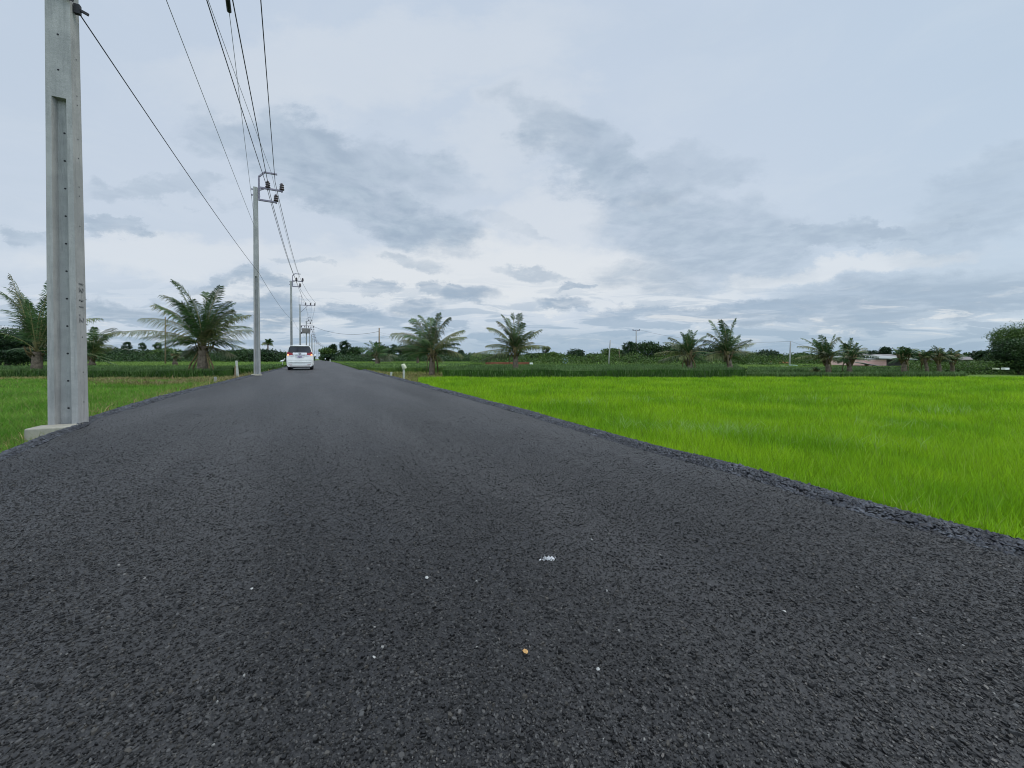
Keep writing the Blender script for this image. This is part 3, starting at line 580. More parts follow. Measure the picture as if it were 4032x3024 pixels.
def bracket(H):
    s = MB(); x0 = .12; t = .075
    s.bar((x0 + .03, 0, H - .62), (x0 + .03, 0, H + .60), t, t); s.bar((x0 + .03, 0, H + .59), (x0 + .30, 0, H + .88), t, t); s.bar((x0 + .28, 0, H + .87), (x0 + .86, 0, H + .87), t, t)
    s.bar((x0, 0, H + .03), (x0 + 1.12, 0, H + .03), .08, .09); s.bar((x0 + .02, 0, H - .14), (x0 + .30, 0, H + .02), .045, .05); s.bar((x0, 0, H - .62), (x0 + .84, 0, H - .62), .08, .09)
    for z in (-.12, -.42): s.bar((-.16, 0, H + z), (x0 + .09, 0, H + z), .025, .025); s.bar((-.16, 0, H + z - .04), (-.16, 0, H + z + .04), .05, .05)
    return s
def insul():
    s = MB(); s.lathe((0, 0, 0), [(.02, -.10), (.02, .0), (.05, .0), (.085, .03), (.095, .06), (.07, .09), (.065, .12), (.085, .14), (.08, .18), (.05, .21), (.075, .24), (.085, .26), (.045, .28), (.05, .33), (.025, .35)], 12); return s
INS = [(.55, .06), (1.19, .06), (.92, -.585)]
H = 9.88
def power_pole(Y, label, groove=5.2, holes=False, X=-3.0):
    t = thing('power_pole', label, 'power pole', (X + roadx(Y), Y, 0), 0, 'power poles along the left of the road')
    z0 = -.25; s = shaft(H - z0, .287, .185, .25, .18, groove - z0, holes).build('shaft', [M['conc'], M['hole']], t, .006 if holes else 0); s.location = (0, 0, z0)
    bracket(H).build('bracket', M['steel'], t)
    m = insul().mesh('insulator'); m.materials.append(M['ins'])
    for x, z in INS: link('insulator', m, None, t, (x, 0, H + z)).scale = (1.35, 1.35, 1.1)
    return t
p1 = power_pole(7.2, 'nearest and largest grooved concrete power pole, at the left edge of the photo', 4.25, True)
p2 = power_pole(24.25, 'second concrete power pole, standing between the big palm and the white van')
ft = MB(); ft.box((0, 0, 0), (.40, .32, .34)); f1 = ft.build('footing', M['conc2'], p1, .015); f1.location = (-.02, -.25, -.14)
hb = MB(); hb.lathe((0, 0, 0), [(.016, -.005), (.016, .004)], 8); hb2 = hb.build('bolt_hole', M['hole'], f1); hb2.location = (.0, -.161, .055); hb2.rotation_euler = (math.radians(90), 0, 0)
f2 = MB(); f2.box((0, 0, 0), (.46, .34, .22)); f2o = f2.build('footing', M['conc2'], p2, .02); f2o.location = (-.03, -.05, -.03)
# cast lettering down the road side of the nearest pole
def cast_text():
    R = Matrix(((0, 0, 1), (0, 1, 0), (-1, 0, 0))).to_euler(); u = 0
    for ch in '12 11 .2':
        if ch == ' ': u += .05; continue
        c = bpy.data.curves.new('cast_character', 'FONT'); c.body = ch; c.size = .15; c.extrude = .0012
        o = bpy.data.objects.new('tmp', c); COL.objects.link(o); dg = bpy.context.evaluated_depsgraph_get(); dg.update()
        me = bpy.data.meshes.new_from_object(o.evaluated_get(dg)); bpy.data.objects.remove(o)
        q = link('cast_character', me, M['mark'], p1); q.rotation_euler = R; q.location = (.1395, -.05, 1.92 - u); u += .045 if ch == '.' else .085
cast_text()
# cable clamp where the low cable meets the nearest pole
GP1 = atY(318, 62, 7.2)
cl = MB(); cl.box((.155, -.03, GP1[2] + .05), (.06, .05, .12)); cl.bar((.15, -.03, GP1[2] + .06), (.26, -.03, GP1[2] + .02), .025, .03); cl.bar((-.15, -.135, GP1[2] + .16), (.16, -.135, GP1[2] + .08), .012, .03); cl.build('cable_clamp', M['black'], p1)
labels = ['third power pole, its foot hidden behind the white van']
p3 = power_pole(51.4, labels[0])
p4 = thing('power_pole', 'power pole with a long straight crossarm and diagonal brace above the van', 'power pole', (-3.0, 72.9, 0), 0, 'power poles along the left of the road')
s = shaft(H + .25, .287, .185, .25, .18, 5.4).build('shaft', [M['conc'], M['hole']], p4); s.location = (0, 0, -.25)
s = MB(); s.bar((-.2, 0, H - .1), (2.25, 0, H - .1), .09, .09); s.bar((.1, 0, H - 1.3), (1.15, 0, H - .14), .06, .06); s.build('crossarm', M['steel'], p4)
s = MB(); s.bar((-.12, 0, H), (-.12, 0, H + 1.35), .05, .05); s.bar((.28, 0, H - .1), (.28, 0, H + 1.35), .05, .05); s.bar((-.14, 0, H + 1.37), (.30, 0, H + 1.37), .05, .05); s.build('rod_frame', M['steel'], p4)
mi = insul().mesh('insulator'); mi.materials.append(M['ins'])
for x in (.85, 1.55, 2.2): i_ = link('insulator', mi, None, p4, (x, 0, H - .04)); i_.scale = (1.2, 1.2, 1.2)
s = MB(); s.box((.2, 0, 5.2), (.2, .25, .35)); s.build('switch_box', M['ins'], p4)
YS = [7.2, 24.25, 51.4, 72.9, 104.5, 136, 163, 188, 213, 238, 262, 286, 310]
names = ['power pole behind the pole transformer', 'slim pole right of the pole transformer, above the van', 'first small far pole right of the van roof', 'second small far pole right of the van roof', 'third small far pole right of the van roof', 'fourth small far pole right of the van roof', 'tiny far pole before the road bends', 'tiny far pole where the road bends', 'farthest tiny pole before the trees closing the road']
for Y, nm in zip(YS[4:], names):
    c = copy_tree(p3); c.location = (-3.0 + roadx(Y), Y, 0); c['label'] = nm
tr = thing('pole_transformer', 'grey transformer and switch gear hanging on the pole behind the van', 'transformer', (-3.0, 104.5, 0))
s = MB(); s.box((-.05, -.45, 7.55), (1.7, .6, 1.15)); s.build('tank', M['tind'], tr, .05)
s = MB(); s.bar((-1.15, -.4, 8.75), (1.75, -.4, 8.75), .1, .1); s.bar((-1.15, -.4, 8.75), (-.85, -.4, 7.2), .08, .08); s.bar((.95, -.4, 8.6), (.8, -.4, 7.2), .08, .08); s.bar((-.9, -.4, 6.95), (.8, -.4, 6.95), .12, .1); s.build('support_frame', M['steel'], tr)
for x in (-.95, -.3, .5, 1.6):
    i_ = link('bushing', mi, None, tr, (x, -.4, 8.35)); i_.scale = (1.3, 1.3, 1.1)
# ------------------------------------------------------------------ wires
def catenary(a, b, sag, n=14):
    a, b = np.array(a), np.array(b); return [a + (b - a) * t - np.array([0, 0, 4 * sag * t * (1 - t)]) for t in np.linspace(0, 1, n + 1)]
def wire(pts, sags, r, label, cat='cable', m='wire', grp='overhead cables on the power poles'):
    P = []
    for i in range(len(pts) - 1): P += catenary(pts[i], pts[i + 1], sags[i] if i < len(sags) else .35)[(1 if i else 0):]
    mb = MB(); mb.tube(P, r, 5); o = mb.build('overhead_cable', M[m]); tag(o, label, cat, grp); return o
def back(p2_, px, z):                          # extend the wire through pixel (px,0) at height z back to the nearest pole
    q = atH(px, 0, z); k = (7.2 - q[1]) / (q[1] - p2_[1]); return q + (q - p2_) * k
def chain(px2, py2, px0, dz, off, r, label, m='wire', p3=None, p4=None):
    a2 = atY(px2, py2, 24.25); a1 = back(a2, px0, a2[2] + dz); pts = [a1, a2]
    a3 = atY(*p3, 51.4); pts.append(a3); pts.append(atY(*p4, 72.9))
    for Y in YS[4:]: pts.append(np.array([-3.0 + roadx(Y) + off[0], Y, H + off[1]]))
    return wire(pts, [.05, .45, .3, .35], r, label, m=m)
chain(1044, 714, 816, -.05, (.55, .38), .0145, 'thick cable running from top left to the inner upper insulator of the second pole', p3=(1162, 1096), p4=(1203, 1192))
chain(1064, 767, 917, -.05, (.92, -.27), .0145, 'thick cable running down to the lower insulator of the second pole', p3=(1173, 1121), p4=(1226, 1192))
chain(1083, 716, 1027, -.05, (1.19, .38), .0145, 'rightmost thick cable running to the outer insulator of the second pole', p3=(1183, 1098), p4=(1243, 1192))
chain(1069, 682, 822, -.05, (.86, .9), .008, 'thin pale wire running to the bent top arm of the second pole', 'wirel', p3=(1174, 1078), p4=(1186, 1163))
g2 = atY(1019, 1074, 24.25); g3 = atY(1155, 1262, 51.4)
wire([GP1, g2, g3, g3 + np.array([.1, 21.5, 0]), g3 + np.array([.1, 53, 0])], [.12, .35, .3], .008, 'low cable sloping from the nearest pole past the second pole')
a2 = atY(1001, 890, 24.25); wire([back(a2, 656, a2[2]), a2], [.03], .007, 'slanting wire ending halfway up the left side of the second pole', m='wirel')
b2 = atY(1001, 863, 24.25); b1 = back(b2, 897, b2[2] + 1.3); wire([b1, b2], [.02], .007, 'steep thin wire carrying a small black splice at the top edge', m='wirel')
q = atH(898, 22, 0) ; kk = None
for t_ in np.linspace(0, 1, 400):
    p = b1 + (b2 - b1) * t_; d = p - C0; py = CY - F * float(d @ UP) / float(d @ FWD)
    if py > 20: kk = p; break
dirb = (b2 - b1) / np.linalg.norm(b2 - b1); s = MB(); s.tube([kk - dirb * .19, kk - dirb * .17, kk + dirb * .17, kk + dirb * .19], [.02, .05, .05, .02], 10); tag(s.build('cable_splice', M['black']), 'black cylindrical splice on a wire at the top edge of the photo', 'cable splice')
# far field poles and their wires
def field_pole(px, ytop, ybase, Z, label, arm=0.0, m='conc', r=.10, lean=0, top2=None):
    b = atZ(px, ybase, Z); tp = atZ(px + lean, ytop, Z); t = thing('field_pole', label, 'pole', tuple(b), 0, 'poles standing in the fields')
    s = MB(); d = tp - b; s.tube([np.zeros(3) - np.array([0, 0, .3]), d * .5, d], [r * 1.15, r, r * .8], 8); s.build('shaft', M[m], t)
    if arm:
        s = MB(); s.bar(d - RIGHT * arm - np.array([0, 0, .15]), d + RIGHT * arm - np.array([0, 0, .15]), .12, .14); s.build('crossarm', M['steel'], t)
        for k in (-.9, .9): s = MB(); s.lathe(tuple(d + RIGHT * arm * k - np.array([0, 0, .1])), [(.05, 0), (.09, .1), (.05, .22)], 8); s.build('insulator', M['ins'], t)
    return tp
A1 = field_pole(1493, 1291, 1436, 78, 'bare pole in the field between the road and leftmost right hand palm', m='wood', r=.14)
A2 = field_pole(2396, 1339, 1441, 60, 'short leaning concrete pole standing alone right of the middle palm', lean=7, r=.10)
A3 = field_pole(2505, 1298, 1430, 85, 'tall pole with a crossarm rising from the trees right of centre', .78, r=.13)
A4 = field_pole(3108, 1343, 1456, 52, 'concrete pole beside the orange roof, left of the right hand palms', lean=5, r=.10)
A5 = field_pole(3119, 1387, 1440, 120, 'small far pole with crossarm just right of the concrete pole', .6, r=.12)
A6 = field_pole(3503, 1370, 1430, 95, 'far pole with a crossarm behind the pink house', .75, r=.12)
A7 = field_pole(651, 1248, 1425, 62, 'thin pole rising behind the left fronds of the big left palm', m='wood', r=.09)
A8 = field_pole(2440, 1368, 1430, 80, 'thin bare stick pole above the trees right of the leaning pole', m='wood', r=.07, lean=-3)
zz = np.array([0, 0, 1])
wire([np.array([-1.6, 104.5, 8.7]), A1 - zz * .7], [1.2], .03, 'sagging cable from the transformer to the bare field pole', grp=None)
for k in range(3): wire([A1 - zz * (.9 + .45 * k), atZ(1640, 1318 + 6 * k, 82)], [.4], .012, ['upper', 'middle', 'lower'][k] + ' thin wire from the bare field pole to the palm right of it', m='wirel', grp=None)
wire([A3 + RIGHT * .6, A4 - zz * .05], [1.0], .018, 'thin wire between the crossarm pole and the concrete pole by the orange roof', m='wirel', grp=None)
wire([A4, atZ(3300, 1385, 56)], [.3], .014, 'thin wire from the concrete pole into the right hand palms', m='wirel', grp=None)
wire([atZ(3420, 1382, 90), A6 - RIGHT * .6 - zz * .1], [.2], .02, 'thin wire ending on the pole behind the pink house', m='wirel', grp=None)
# ------------------------------------------------------------------ palms
def leaflets(C, tip, arch, n, L, acc, sag=.55, wid=.035, fwd=.55, wind=None):
    C, tip = np.array(C), np.array(tip); Ln = np.linalg.norm(tip - C); D_ = tip - C; P1 = C + D_ * np.array([.34, .34, .66]) + np.array([0, 0, arch * Ln * .9]) + rng.normal(0, .03, 3) * Ln; t = np.linspace(.16, .995, n)[:, None]
    B = (1 - t) ** 2 * C + 2 * t * (1 - t) * P1 + t ** 2 * tip; T = 2 * (1 - t) * (P1 - C) + 2 * t * (tip - P1); T /= np.linalg.norm(T, axis=1)[:, None]
    side = np.cross(T, [0, 0, 1.]); nn = np.linalg.norm(side, axis=1)[:, None]; side = np.where(nn < .15, np.cross(T, RIGHT), side); side /= np.linalg.norm(side, axis=1)[:, None] + 1e-9
    tw = rng.normal(0, .35); nrm = np.cross(side, T); side = side * math.cos(tw) + nrm * math.sin(tw)
    rib = [C * (1 - s) ** 2 + 2 * s * (1 - s) * P1 + s * s * tip for s in np.linspace(0, 1, 9)]
    for sg in (-1, 1):
        l = L * (np.sin(np.pi * np.clip(t[:, 0] * .72 + .22, 0, 1)) ** .6) * rng.uniform(.8, 1.1, n); l = l[:, None]
        d = side * sg * .85 + T * fwd * (.6 + .9 * t) + rng.normal(0, .09, (n, 3)); d /= np.linalg.norm(d, axis=1)[:, None]
        dr = np.array([0, 0, -1.0]) * sag * rng.uniform(.6, 1.3, (n, 1)); wv = np.zeros(3) if wind is None else np.array(wind)
        mid = B + d * l * .5 + (dr * .25 + wv * .25) * l; end = B + d * l * .85 + (dr + wv) * l * .85; wv_ = T * wid * .5
        acc.append(np.stack([B - wv_ * .7, B + wv_ * .7, mid + wv_, mid - wv_, end], 1))
    return rib
def palm(px, pybase, pyc, Z, tips, label, lean=0, r=.17, nfill=12, span=None, n=34, L=.62, ybase_z=None, sheath=True, kinds=(0, 0, 0, 1, 2), wid=.04, fib=1.0, name='coconut_palm', arch=None, wind=None):
    base = atZ(px, pybase, Z); Cc = atZ(px + lean, pyc, Z); s = Z / F
    t = thing(name, label, 'palm', tuple(base), 0, 'palms')
    d = Cc - base; ht = np.linalg.norm(d); pts = [np.array([0, 0, -.35])] + [d * k + np.array([0, 0, 0]) + RIGHT * (-lean * s) * k * (1 - k) * .8 for k in np.linspace(0, 1, 14)]
    rr = [r * 1.75, r * 1.65] + [r * (1.22 - .50 * k + .05 * (i % 2)) for i, k in enumerate(np.linspace(.08, 1, 13))]
    mb = MB(); mb.tube(pts, rr, 12, False); mb.build('trunk', M['trunk'], t)
    if sheath:
        mb = MB(); top = d
        for k in range(14):
            a = random.uniform(0, 6.28); e = np.array([math.cos(a), math.sin(a), 0]); h0 = random.uniform(-.5, -.15) * fib; mb.tube([top + e * r * .7 + [0, 0, h0], top + e * (r * 1.5 + .05) + [0, 0, h0 * .4 + .1], top + e * (r * 1.2 + .22 * fib) + [0, 0, .32]], [.045, .04, .025], 5)
        for k in range(5 if fib > 1.2 else 1):
            a = random.uniform(0, 6.28); e = np.array([math.cos(a), math.sin(a), 0]); mb.tube([top + e * r * .8, top + e * (r * 1.6 + .1) + [0, 0, -.35 * fib], top + e * (r * 1.7 + .15) + [0, 0, -.95 * fib]], [.045, .035, .015], 5)
        mb.build('leaf_bases', M['fibre'], t)
    accs = {0: [], 1: [], 2: []}; rb = MB(); spans = [math.hypot(a - px - lean, b - pyc) for a, b, *_ in tips] or [span or 60]; R = (span or np.percentile(spans, 70)) * s
    jobs = []
    for q_ in tips:
        a, b = q_[0], q_[1]; tp = atZ(a, b, Z) + FLAT * random.uniform(-.35, .35) * R; dx = abs(a - px - lean); dy = pyc - b
        ar = q_[2] if len(q_) > 2 else (.10 + .22 * dx / (dx + abs(dy) + 1)); kd = q_[3] if len(q_) > 3 else random.choice(kinds); jobs.append((tp, ar, kd))
    for k in range(nfill):
        a = random.uniform(0, 6.28); el = random.uniform(-.35, 1.25); l = R * random.uniform(.7, 1.02)
        e = RIGHT * math.cos(a) * .8 + FLAT * math.sin(a); tp = Cc + e * math.cos(el) * l + np.array([0, 0, math.sin(el) * l * .92]); jobs.append((tp, .28 if el < .5 else .08, random.choice(kinds) if el < .3 else 0))
    for tp, ar, kd in jobs:
        l = np.linalg.norm(tp - Cc); rib = leaflets(Cc - base, tp - base, ar if arch is None else arch, max(16, int(n * min(1, .4 + l / 4.5))), L * min(1, .5 + l / 5), accs[kd], .35 if kd == 0 else .75, wid, wind=wind)
        rb.cur = 0; rb.tube(rib, list(np.linspace(.035, .006, 9)), 4)
    V = []; mi_ = []
    for kd in accs:
        if accs[kd]: a = np.concatenate(accs[kd]); V.append(a.reshape(-1, 3)); mi_ += [kd] * len(a)
    V = np.concatenate(V); n5 = len(V) // 5; k = (np.arange(n5) * 5)[:, None]
    o = link('fronds', np_mesh('fronds', V, [k + np.array([[0, 1, 2, 3]]), k + np.array([[3, 2, 4]])], mi_ + mi_), [M['frond'], M['frondy'], M['frondg']], t)
    rb.build('frond_ribs', M['rachis'], t)
    return t
# left of the road
palm(145, 1492, 1385, 25, [(96, 1091, .05, 2), (135, 1091, .05, 0), (29, 1135, .2, 0), (-20, 1150, .2, 0), (-50, 1215, .25, 0), (170, 1110, .05, 0), (225, 1150, .1, 0), (270, 1190, .15, 0), (60, 1110, .1, 0), (390, 1252, .25, 1), (-60, 1300, .3, 0), (40, 1380, .25, 0), (250, 1390, .25, 0), (100, 1180, .1, 0), (20, 1220, .2, 0), (120, 1250, .1, 0)], 'large windblown coconut palm half hidden behind the nearest power pole', r=.26, nfill=12, L=.85, n=48, wid=.05)
palm(362, 1432, 1408, 42, [(472, 1292, .28, 2), (480, 1362, .25, 1), (415, 1350, .3, 0), (430, 1300, .2, 0), (380, 1290, .1, 0), (330, 1300, .1, 0), (300, 1330, .2, 0), (280, 1370, .2, 2), (400, 1330, .2, 0)], 'short trunkless palm showing just right of the nearest power pole', r=.2, nfill=8, L=.9, n=40, wid=.06)
big_left = palm(800, 1486, 1362, 24.5, [(701, 1110, .12, 0), (752, 1122, .06, 0), (882, 1130, .08, 0), (843, 1152, .05, 0), (641, 1161, .15, 2), (652, 1208, .15, 1), (554, 1253, .14, 1), (511, 1318, .18, 1), (600, 1330, .22, 0), (964, 1229, .1, 2), (993, 1241, .12, 1), (1045, 1304, .16, 1), (1010, 1350, .2, 0), (925, 1190, .1, 0), (720, 1180, .1, 0), (800, 1150, .03, 0), (640, 1370, .3, 0), (960, 1380, .3, 0), (700, 1400, .3, 2), (905, 1400, .3, 2), (870, 1210, .05, 0), (745, 1250, .05, 0), (850, 1300, .15, 1), (780, 1230, .05, 0)], 'big dark coconut palm with spreading fronds left of the second power pole', r=.30, nfill=9, L=.86, n=60, wid=.042)
for dx_, hh in ((-.85, 1.75), (-.55, 1.6), (.75, 1.7), (1.05, 1.6)):      # dead leaf stalks leaning against the big left palm
    q = [o_ for o_ in (big_left,)][0]; mb = MB(); a_ = RIGHT * dx_ - FLAT * .3
    mb.tube([a_ + np.array([0, 0, -.25]), a_ * .75 + np.array([0, 0, hh * .45]), RIGHT * dx_ * .25 + np.array([0, 0, hh])], [.07, .055, .04], 6); mb.build('dead_stalk', M['fibre'], q)
palm(689, 1428, 1402, 48, [], 'small stubby palm in the field behind the big left palm', span=42, nfill=16, r=.18, wid=.06, n=24)
palm(1055, 1425, 1352, 110, [], 'far palm showing its round head just right of the second power pole', span=26, nfill=22, r=.2, L=1.0, wid=.14, n=14, sheath=False, name='sugar_palm')
# right of the road
palm(1700, 1486, 1392, 25.5, [(1535, 1312, .22, 1), (1563, 1338, .15, 2), (1592, 1286, .2, 0), (1620, 1256, .22, 0), (1655, 1243, .15, 0), (1690, 1250, .08, 0), (1735, 1240, .05, 0), (1772, 1252, .15, 2), (1818, 1296, .12, 1), (1834, 1328, .12, 1), (1600, 1320, .25, 0), (1575, 1380, .3, 0), (1625, 1400, .3, 0), (1800, 1350, .15, 0), (1640, 1300, .1, 0), (1710, 1290, .08, 2), (1610, 1360, .2, 0), (1785, 1390, .3, 0)], 'leftmost large coconut palm right of the road, with yellow leaf bases', r=.17, nfill=9, L=.80, n=56, wid=.040, fib=1.4)
palm(1645, 1438, 1388, 62, [(1560, 1372, .2, 2), (1590, 1400, .3, 0)], 'dark slim palm just behind the leftmost large palm', span=70, nfill=18, r=.2, L=.8, wid=.09, n=22)
palm(1487, 1437, 1402, 58, [(1423, 1372, .25, 0), (1440, 1352, .2, 0), (1462, 1345, .2, 0), (1490, 1350, .2, 0), (1497, 1392, .5, 2), (1420, 1395, .3, 2), (1570, 1402, .16, 2), (1530, 1392, .2, 0), (1550, 1412, .16, 2)], 'curved palm leaning over beside the bare field pole', lean=-4, r=.3, nfill=10, L=1.3, wid=.09, n=30, wind=(.2, 0, 0))
palm(2030, 1484, 1385, 25.5, [(1978, 1241, .08, 0), (2000, 1250, .05, 0), (2018, 1236, .02, 0), (2046, 1240, .04, 0), (1961, 1268, .15, 2), (1924, 1292, .18, 1), (1916, 1360, .28, 1), (1869, 1392, .18, 1), (1890, 1418, .2, 2), (2127, 1300, .06, 1), (2158, 1366, .2, 1), (2058, 1276, .1, 0), (2074, 1310, .15, 2), (1990, 1300, .1, 0), (1950, 1330, .2, 0), (2100, 1345, .15, 2), (2020, 1290, .03, 0), (2045, 1330, .1, 2), (1975, 1370, .25, 0), (2080, 1390, .25, 0)], 'upright grey green coconut palm standing alone in the middle of the bund', r=.18, nfill=7, L=.68, n=52, wid=.036)
palm(2720, 1484, 1400, 25.5, [(2680, 1309, .1, 0), (2700, 1318, .05, 0), (2728, 1300, .03, 0), (2742, 1303, .05, 0), (2640, 1327, .15, 2), (2604, 1348, .18, 2), (2768, 1323, .15, 0), (2592, 1390, .2, 1), (2590, 1420, .18, 2), (2790, 1352, .15, 2), (2660, 1410, .3, 1), (2740, 1418, .35, 1), (2700, 1350, .05, 0), (2790, 1400, .2, 0), (2650, 1370, .2, 0)], 'left palm of the close pair right of centre, with orange leaf bases', lean=-8, r=.17, nfill=8, L=.62, n=46, wid=.036, fib=1.5)
palm(2878, 1484, 1398, 25.5, [(2816, 1257, .12, 0), (2828, 1262, .1, 0), (2840, 1280, .08, 0), (2886, 1257, .03, 0), (2895, 1297, .05, 0), (2927, 1330, .1, 0), (2990, 1350, .08, 1), (2987, 1390, .2, 1), (2797, 1310, .1, 2), (2772, 1336, .14, 2), (2763, 1354, .14, 0), (2769, 1408, .25, 1), (2850, 1275, .05, 0), (2862, 1300, .02, 0), (2905, 1320, .06, 0), (2820, 1330, .1, 0), (2940, 1390, .2, 0), (2810, 1400, .3, 0)], 'taller right palm of the close pair, its top fronds swept left', lean=-14, r=.17, nfill=10, L=.66, n=48, wid=.038)
palm(3262, 1486, 1412, 25.5, [(3177, 1330, .1, 0), (3156, 1362, .18, 1), (3155, 1384, .2, 0), (3136, 1410, .2, 1), (3228, 1321, .04, 0), (3216, 1331, .05, 0), (3250, 1328, .03, 0), (3272, 1320, -.04, 0), (3312, 1326, .1, 2), (3300, 1350, .1, 0), (3205, 1350, .1, 0), (3320, 1385, .2, 2), (3200, 1420, .25, 1), (3240, 1350, .05, 0)], 'left palm of the pair in front of the pink house', lean=-8, r=.13, nfill=9, L=.58, n=42, wid=.036)
palm(3345, 1482, 1415, 26, [(3344, 1333, .02, 0), (3362, 1352, .06, 0), (3382, 1361, .1, 0), (3430, 1368, .12, 2), (3434, 1406, .22, 0), (3280, 1412, .2, 0), (3320, 1328, .12, 2), (3300, 1390, .2, 0), (3400, 1400, .2, 0), (3410, 1380, .15, 2), (3370, 1390, .1, 0)], 'right palm of the pair, dark, beside the pink house wall', r=.14, nfill=12, L=.62, n=42, wid=.04, kinds=(0, 0, 2))
palm(3560, 1482, 1412, 27, [(3525, 1372, .0, 0), (3552, 1366, .08, 0), (3603, 1374, .2, 0)], 'dark bushy palm right of the pink house', span=52, nfill=26, r=.15, L=.6, n=26, wid=.045, kinds=(0, 0, 2))
palm(3652, 1482, 1410, 27, [], 'slim leaning palm among the three short palms on the right', lean=-12, span=46, nfill=14, r=.10, L=.5, n=24, wid=.042, kinds=(0, 2, 1))
palm(3700, 1480, 1408, 27, [(3680, 1362, .08, 0), (3715, 1368, .1, 2)], 'middle one of the three short palms on the right, with brown hanging leaves', lean=-8, span=50, nfill=18, r=.12, L=.55, n=26, wid=.042, kinds=(0, 2, 1))
palm(3750, 1480, 1412, 27, [(3735, 1372, .05, 0), (3772, 1378, .1, 0)], 'rightmost of the three short palms, nearest to the big tree', span=44, nfill=16, r=.11, L=.5, n=26, wid=.042, kinds=(0, 2))
palm(3210, 1478, 1462, 26, [], 'low bright yellow green seedling palm beside the right hand pair', span=22, nfill=12, r=.06, L=.3, n=18, wid=.035, kinds=(1,), sheath=False)
def fanpalm(px, pyb, pyc, Z, R, label, wind=None):
    base = atZ(px, pyb, Z); Cc = atZ(px, pyc, Z); t = thing('sugar_palm', label, 'palm', tuple(base), 0, 'far sugar palms'); d = Cc - base
    mb = MB(); mb.tube([np.array([0, 0, -1.]), d * .5, d], [.3, .22, .2], 8); mb.build('trunk', M['bark'], t); V = []
    for k in range(48):
        a = random.uniform(0, 6.28); el = random.uniform(-1.0, 1.5); e = RIGHT * math.cos(a) * math.cos(el) + FLAT * math.sin(a) * math.cos(el) + np.array([0, 0, math.sin(el)]); c = d + e * R * random.uniform(.1, .6)
        u_ = np.cross(e, [0, 0, 1.]); u_ /= np.linalg.norm(u_) + 1e-6; v_ = np.cross(u_, e); ph = random.uniform(0, 3.14); u_, v_ = u_ * math.cos(ph) + v_ * math.sin(ph), v_
        for j in range(11):
            th = (j - 5) * .26; q = e * math.cos(th) + (u_ + v_ * .15 * random.uniform(-1, 1)) * math.sin(th); w = u_ * math.cos(th) - e * math.sin(th); L_ = R * .5 * random.uniform(.8, 1.05)
            V.append(np.array([c, c, c + q * L_ * .7 + w * R * .035, c + q * L_ * .7 - w * R * .035, c + q * L_ - np.array([0, 0, R * .06])]))
    V = np.array(V); n5 = len(V); k = (np.arange(n5) * 5)[:, None]; link('fronds', np_mesh('fronds', V.reshape(-1, 3), [k + np.array([[0, 2, 3]]), k + np.array([[3, 2, 4]])]), M['leafd'], t)
fanpalm(1311, 1425, 1372, 170, 2.7, 'round headed far sugar palm right of the road end')
fanpalm(1358, 1425, 1362, 150, 2.6, 'taller ragged far sugar palm, second to the right of the road end')
fanpalm(1553, 1425, 1370, 130, 1.5, 'small far palm between the bare field pole and leftmost large palm')
fanpalm(1813, 1425, 1392, 190, 2.2, 'tiny far palm above the pale roofed hut')
fanpalm(2149, 1425, 1378, 140, 1.8, 'far sugar palm with drooping head just right of the middle palm')
fanpalm(2480, 1430, 1372, 82, 2.0, 'grey headed palm in the trees left of the crossarm pole')
fanpalm(500, 1420, 1360, 200, 2.6, 'far palm above the trees between the nearest pole and big left palm')
fanpalm(562, 1420, 1364, 190, 2.2, 'second far palm above the trees left of the big left palm')
fanpalm(622, 1420, 1364, 180, 2.2, 'third far palm, closest behind the big left palm fronds')
# ------------------------------------------------------------------ broadleaf trees
def crown_mesh(w, d, h, n, leaf, lobes=9, flat=1.0, seed=0, hang=.0):
    rg = np.random.default_rng(seed + 100); cs = []
    for k in range(lobes):
        a = rg.uniform(0, 6.28); rr_ = rg.uniform(.10, .58); cs.append((math.cos(a) * rr_ * w / 2, math.sin(a) * rr_ * d / 2, rg.uniform(.20, .74) * h, rg.uniform(.20, .36)))
    cs.append((0, 0, .66 * h, .42)); cs = np.array(cs); k = rg.integers(0, len(cs), n); u = rg.normal(0, 1, (n, 3)); u /= np.linalg.norm(u, axis=1)[:, None]
    rad = cs[k, 3][:, None] * rg.uniform(.2, 1.0, (n, 1)) ** .45 * (1 + rg.normal(0, .06, (n, 1))) * (1 + .22 * np.sin(u[:, :1] * 9 + k[:, None]) * np.sin(u[:, 1:2] * 8) * np.sin(u[:, 2:3] * 9 + 1)); P = cs[k, :3] + u * rad * np.array([w * .85, d * .85, h * .62 * flat]); P[:, 2] = np.maximum(P[:, 2], .02 * h)
    a = rg.normal(0, 1, (n, 3)); a /= np.linalg.norm(a, axis=1)[:, None]; b = np.cross(a, rg.normal(0, 1, (n, 3))); b /= np.linalg.norm(b, axis=1)[:, None]; s = leaf * rg.uniform(.5, 1.3, (n, 1))
    V = np.stack([P + a * s, P + b * s * .6, P - a * s, P - b * s * .6], 1).reshape(-1, 3)
    return np_mesh('crown', V, [np.arange(n * 4).reshape(-1, 4)])
def trunk_mb(h, r, w, seed):
    rg = random.Random(seed); mb = MB(); mb.tube([(0, 0, -.5), (0, 0, h * .25), (rg.uniform(-.1, .1) * h, 0, h * .55), (rg.uniform(-.1, .1) * h, 0, h * .8)], [r * 1.3, r, r * .7, r * .3], 8)
    for k in range(5):
        a = rg.uniform(0, 6.28); mb.tube([(0, 0, h * rg.uniform(.2, .45)), (math.cos(a) * w * .2, math.sin(a) * w * .2, h * .55), (math.cos(a) * w * .36, math.sin(a) * w * .36, h * rg.uniform(.6, .8))], [r * .5, r * .35, r * .12], 6)
    return mb
CR = {}
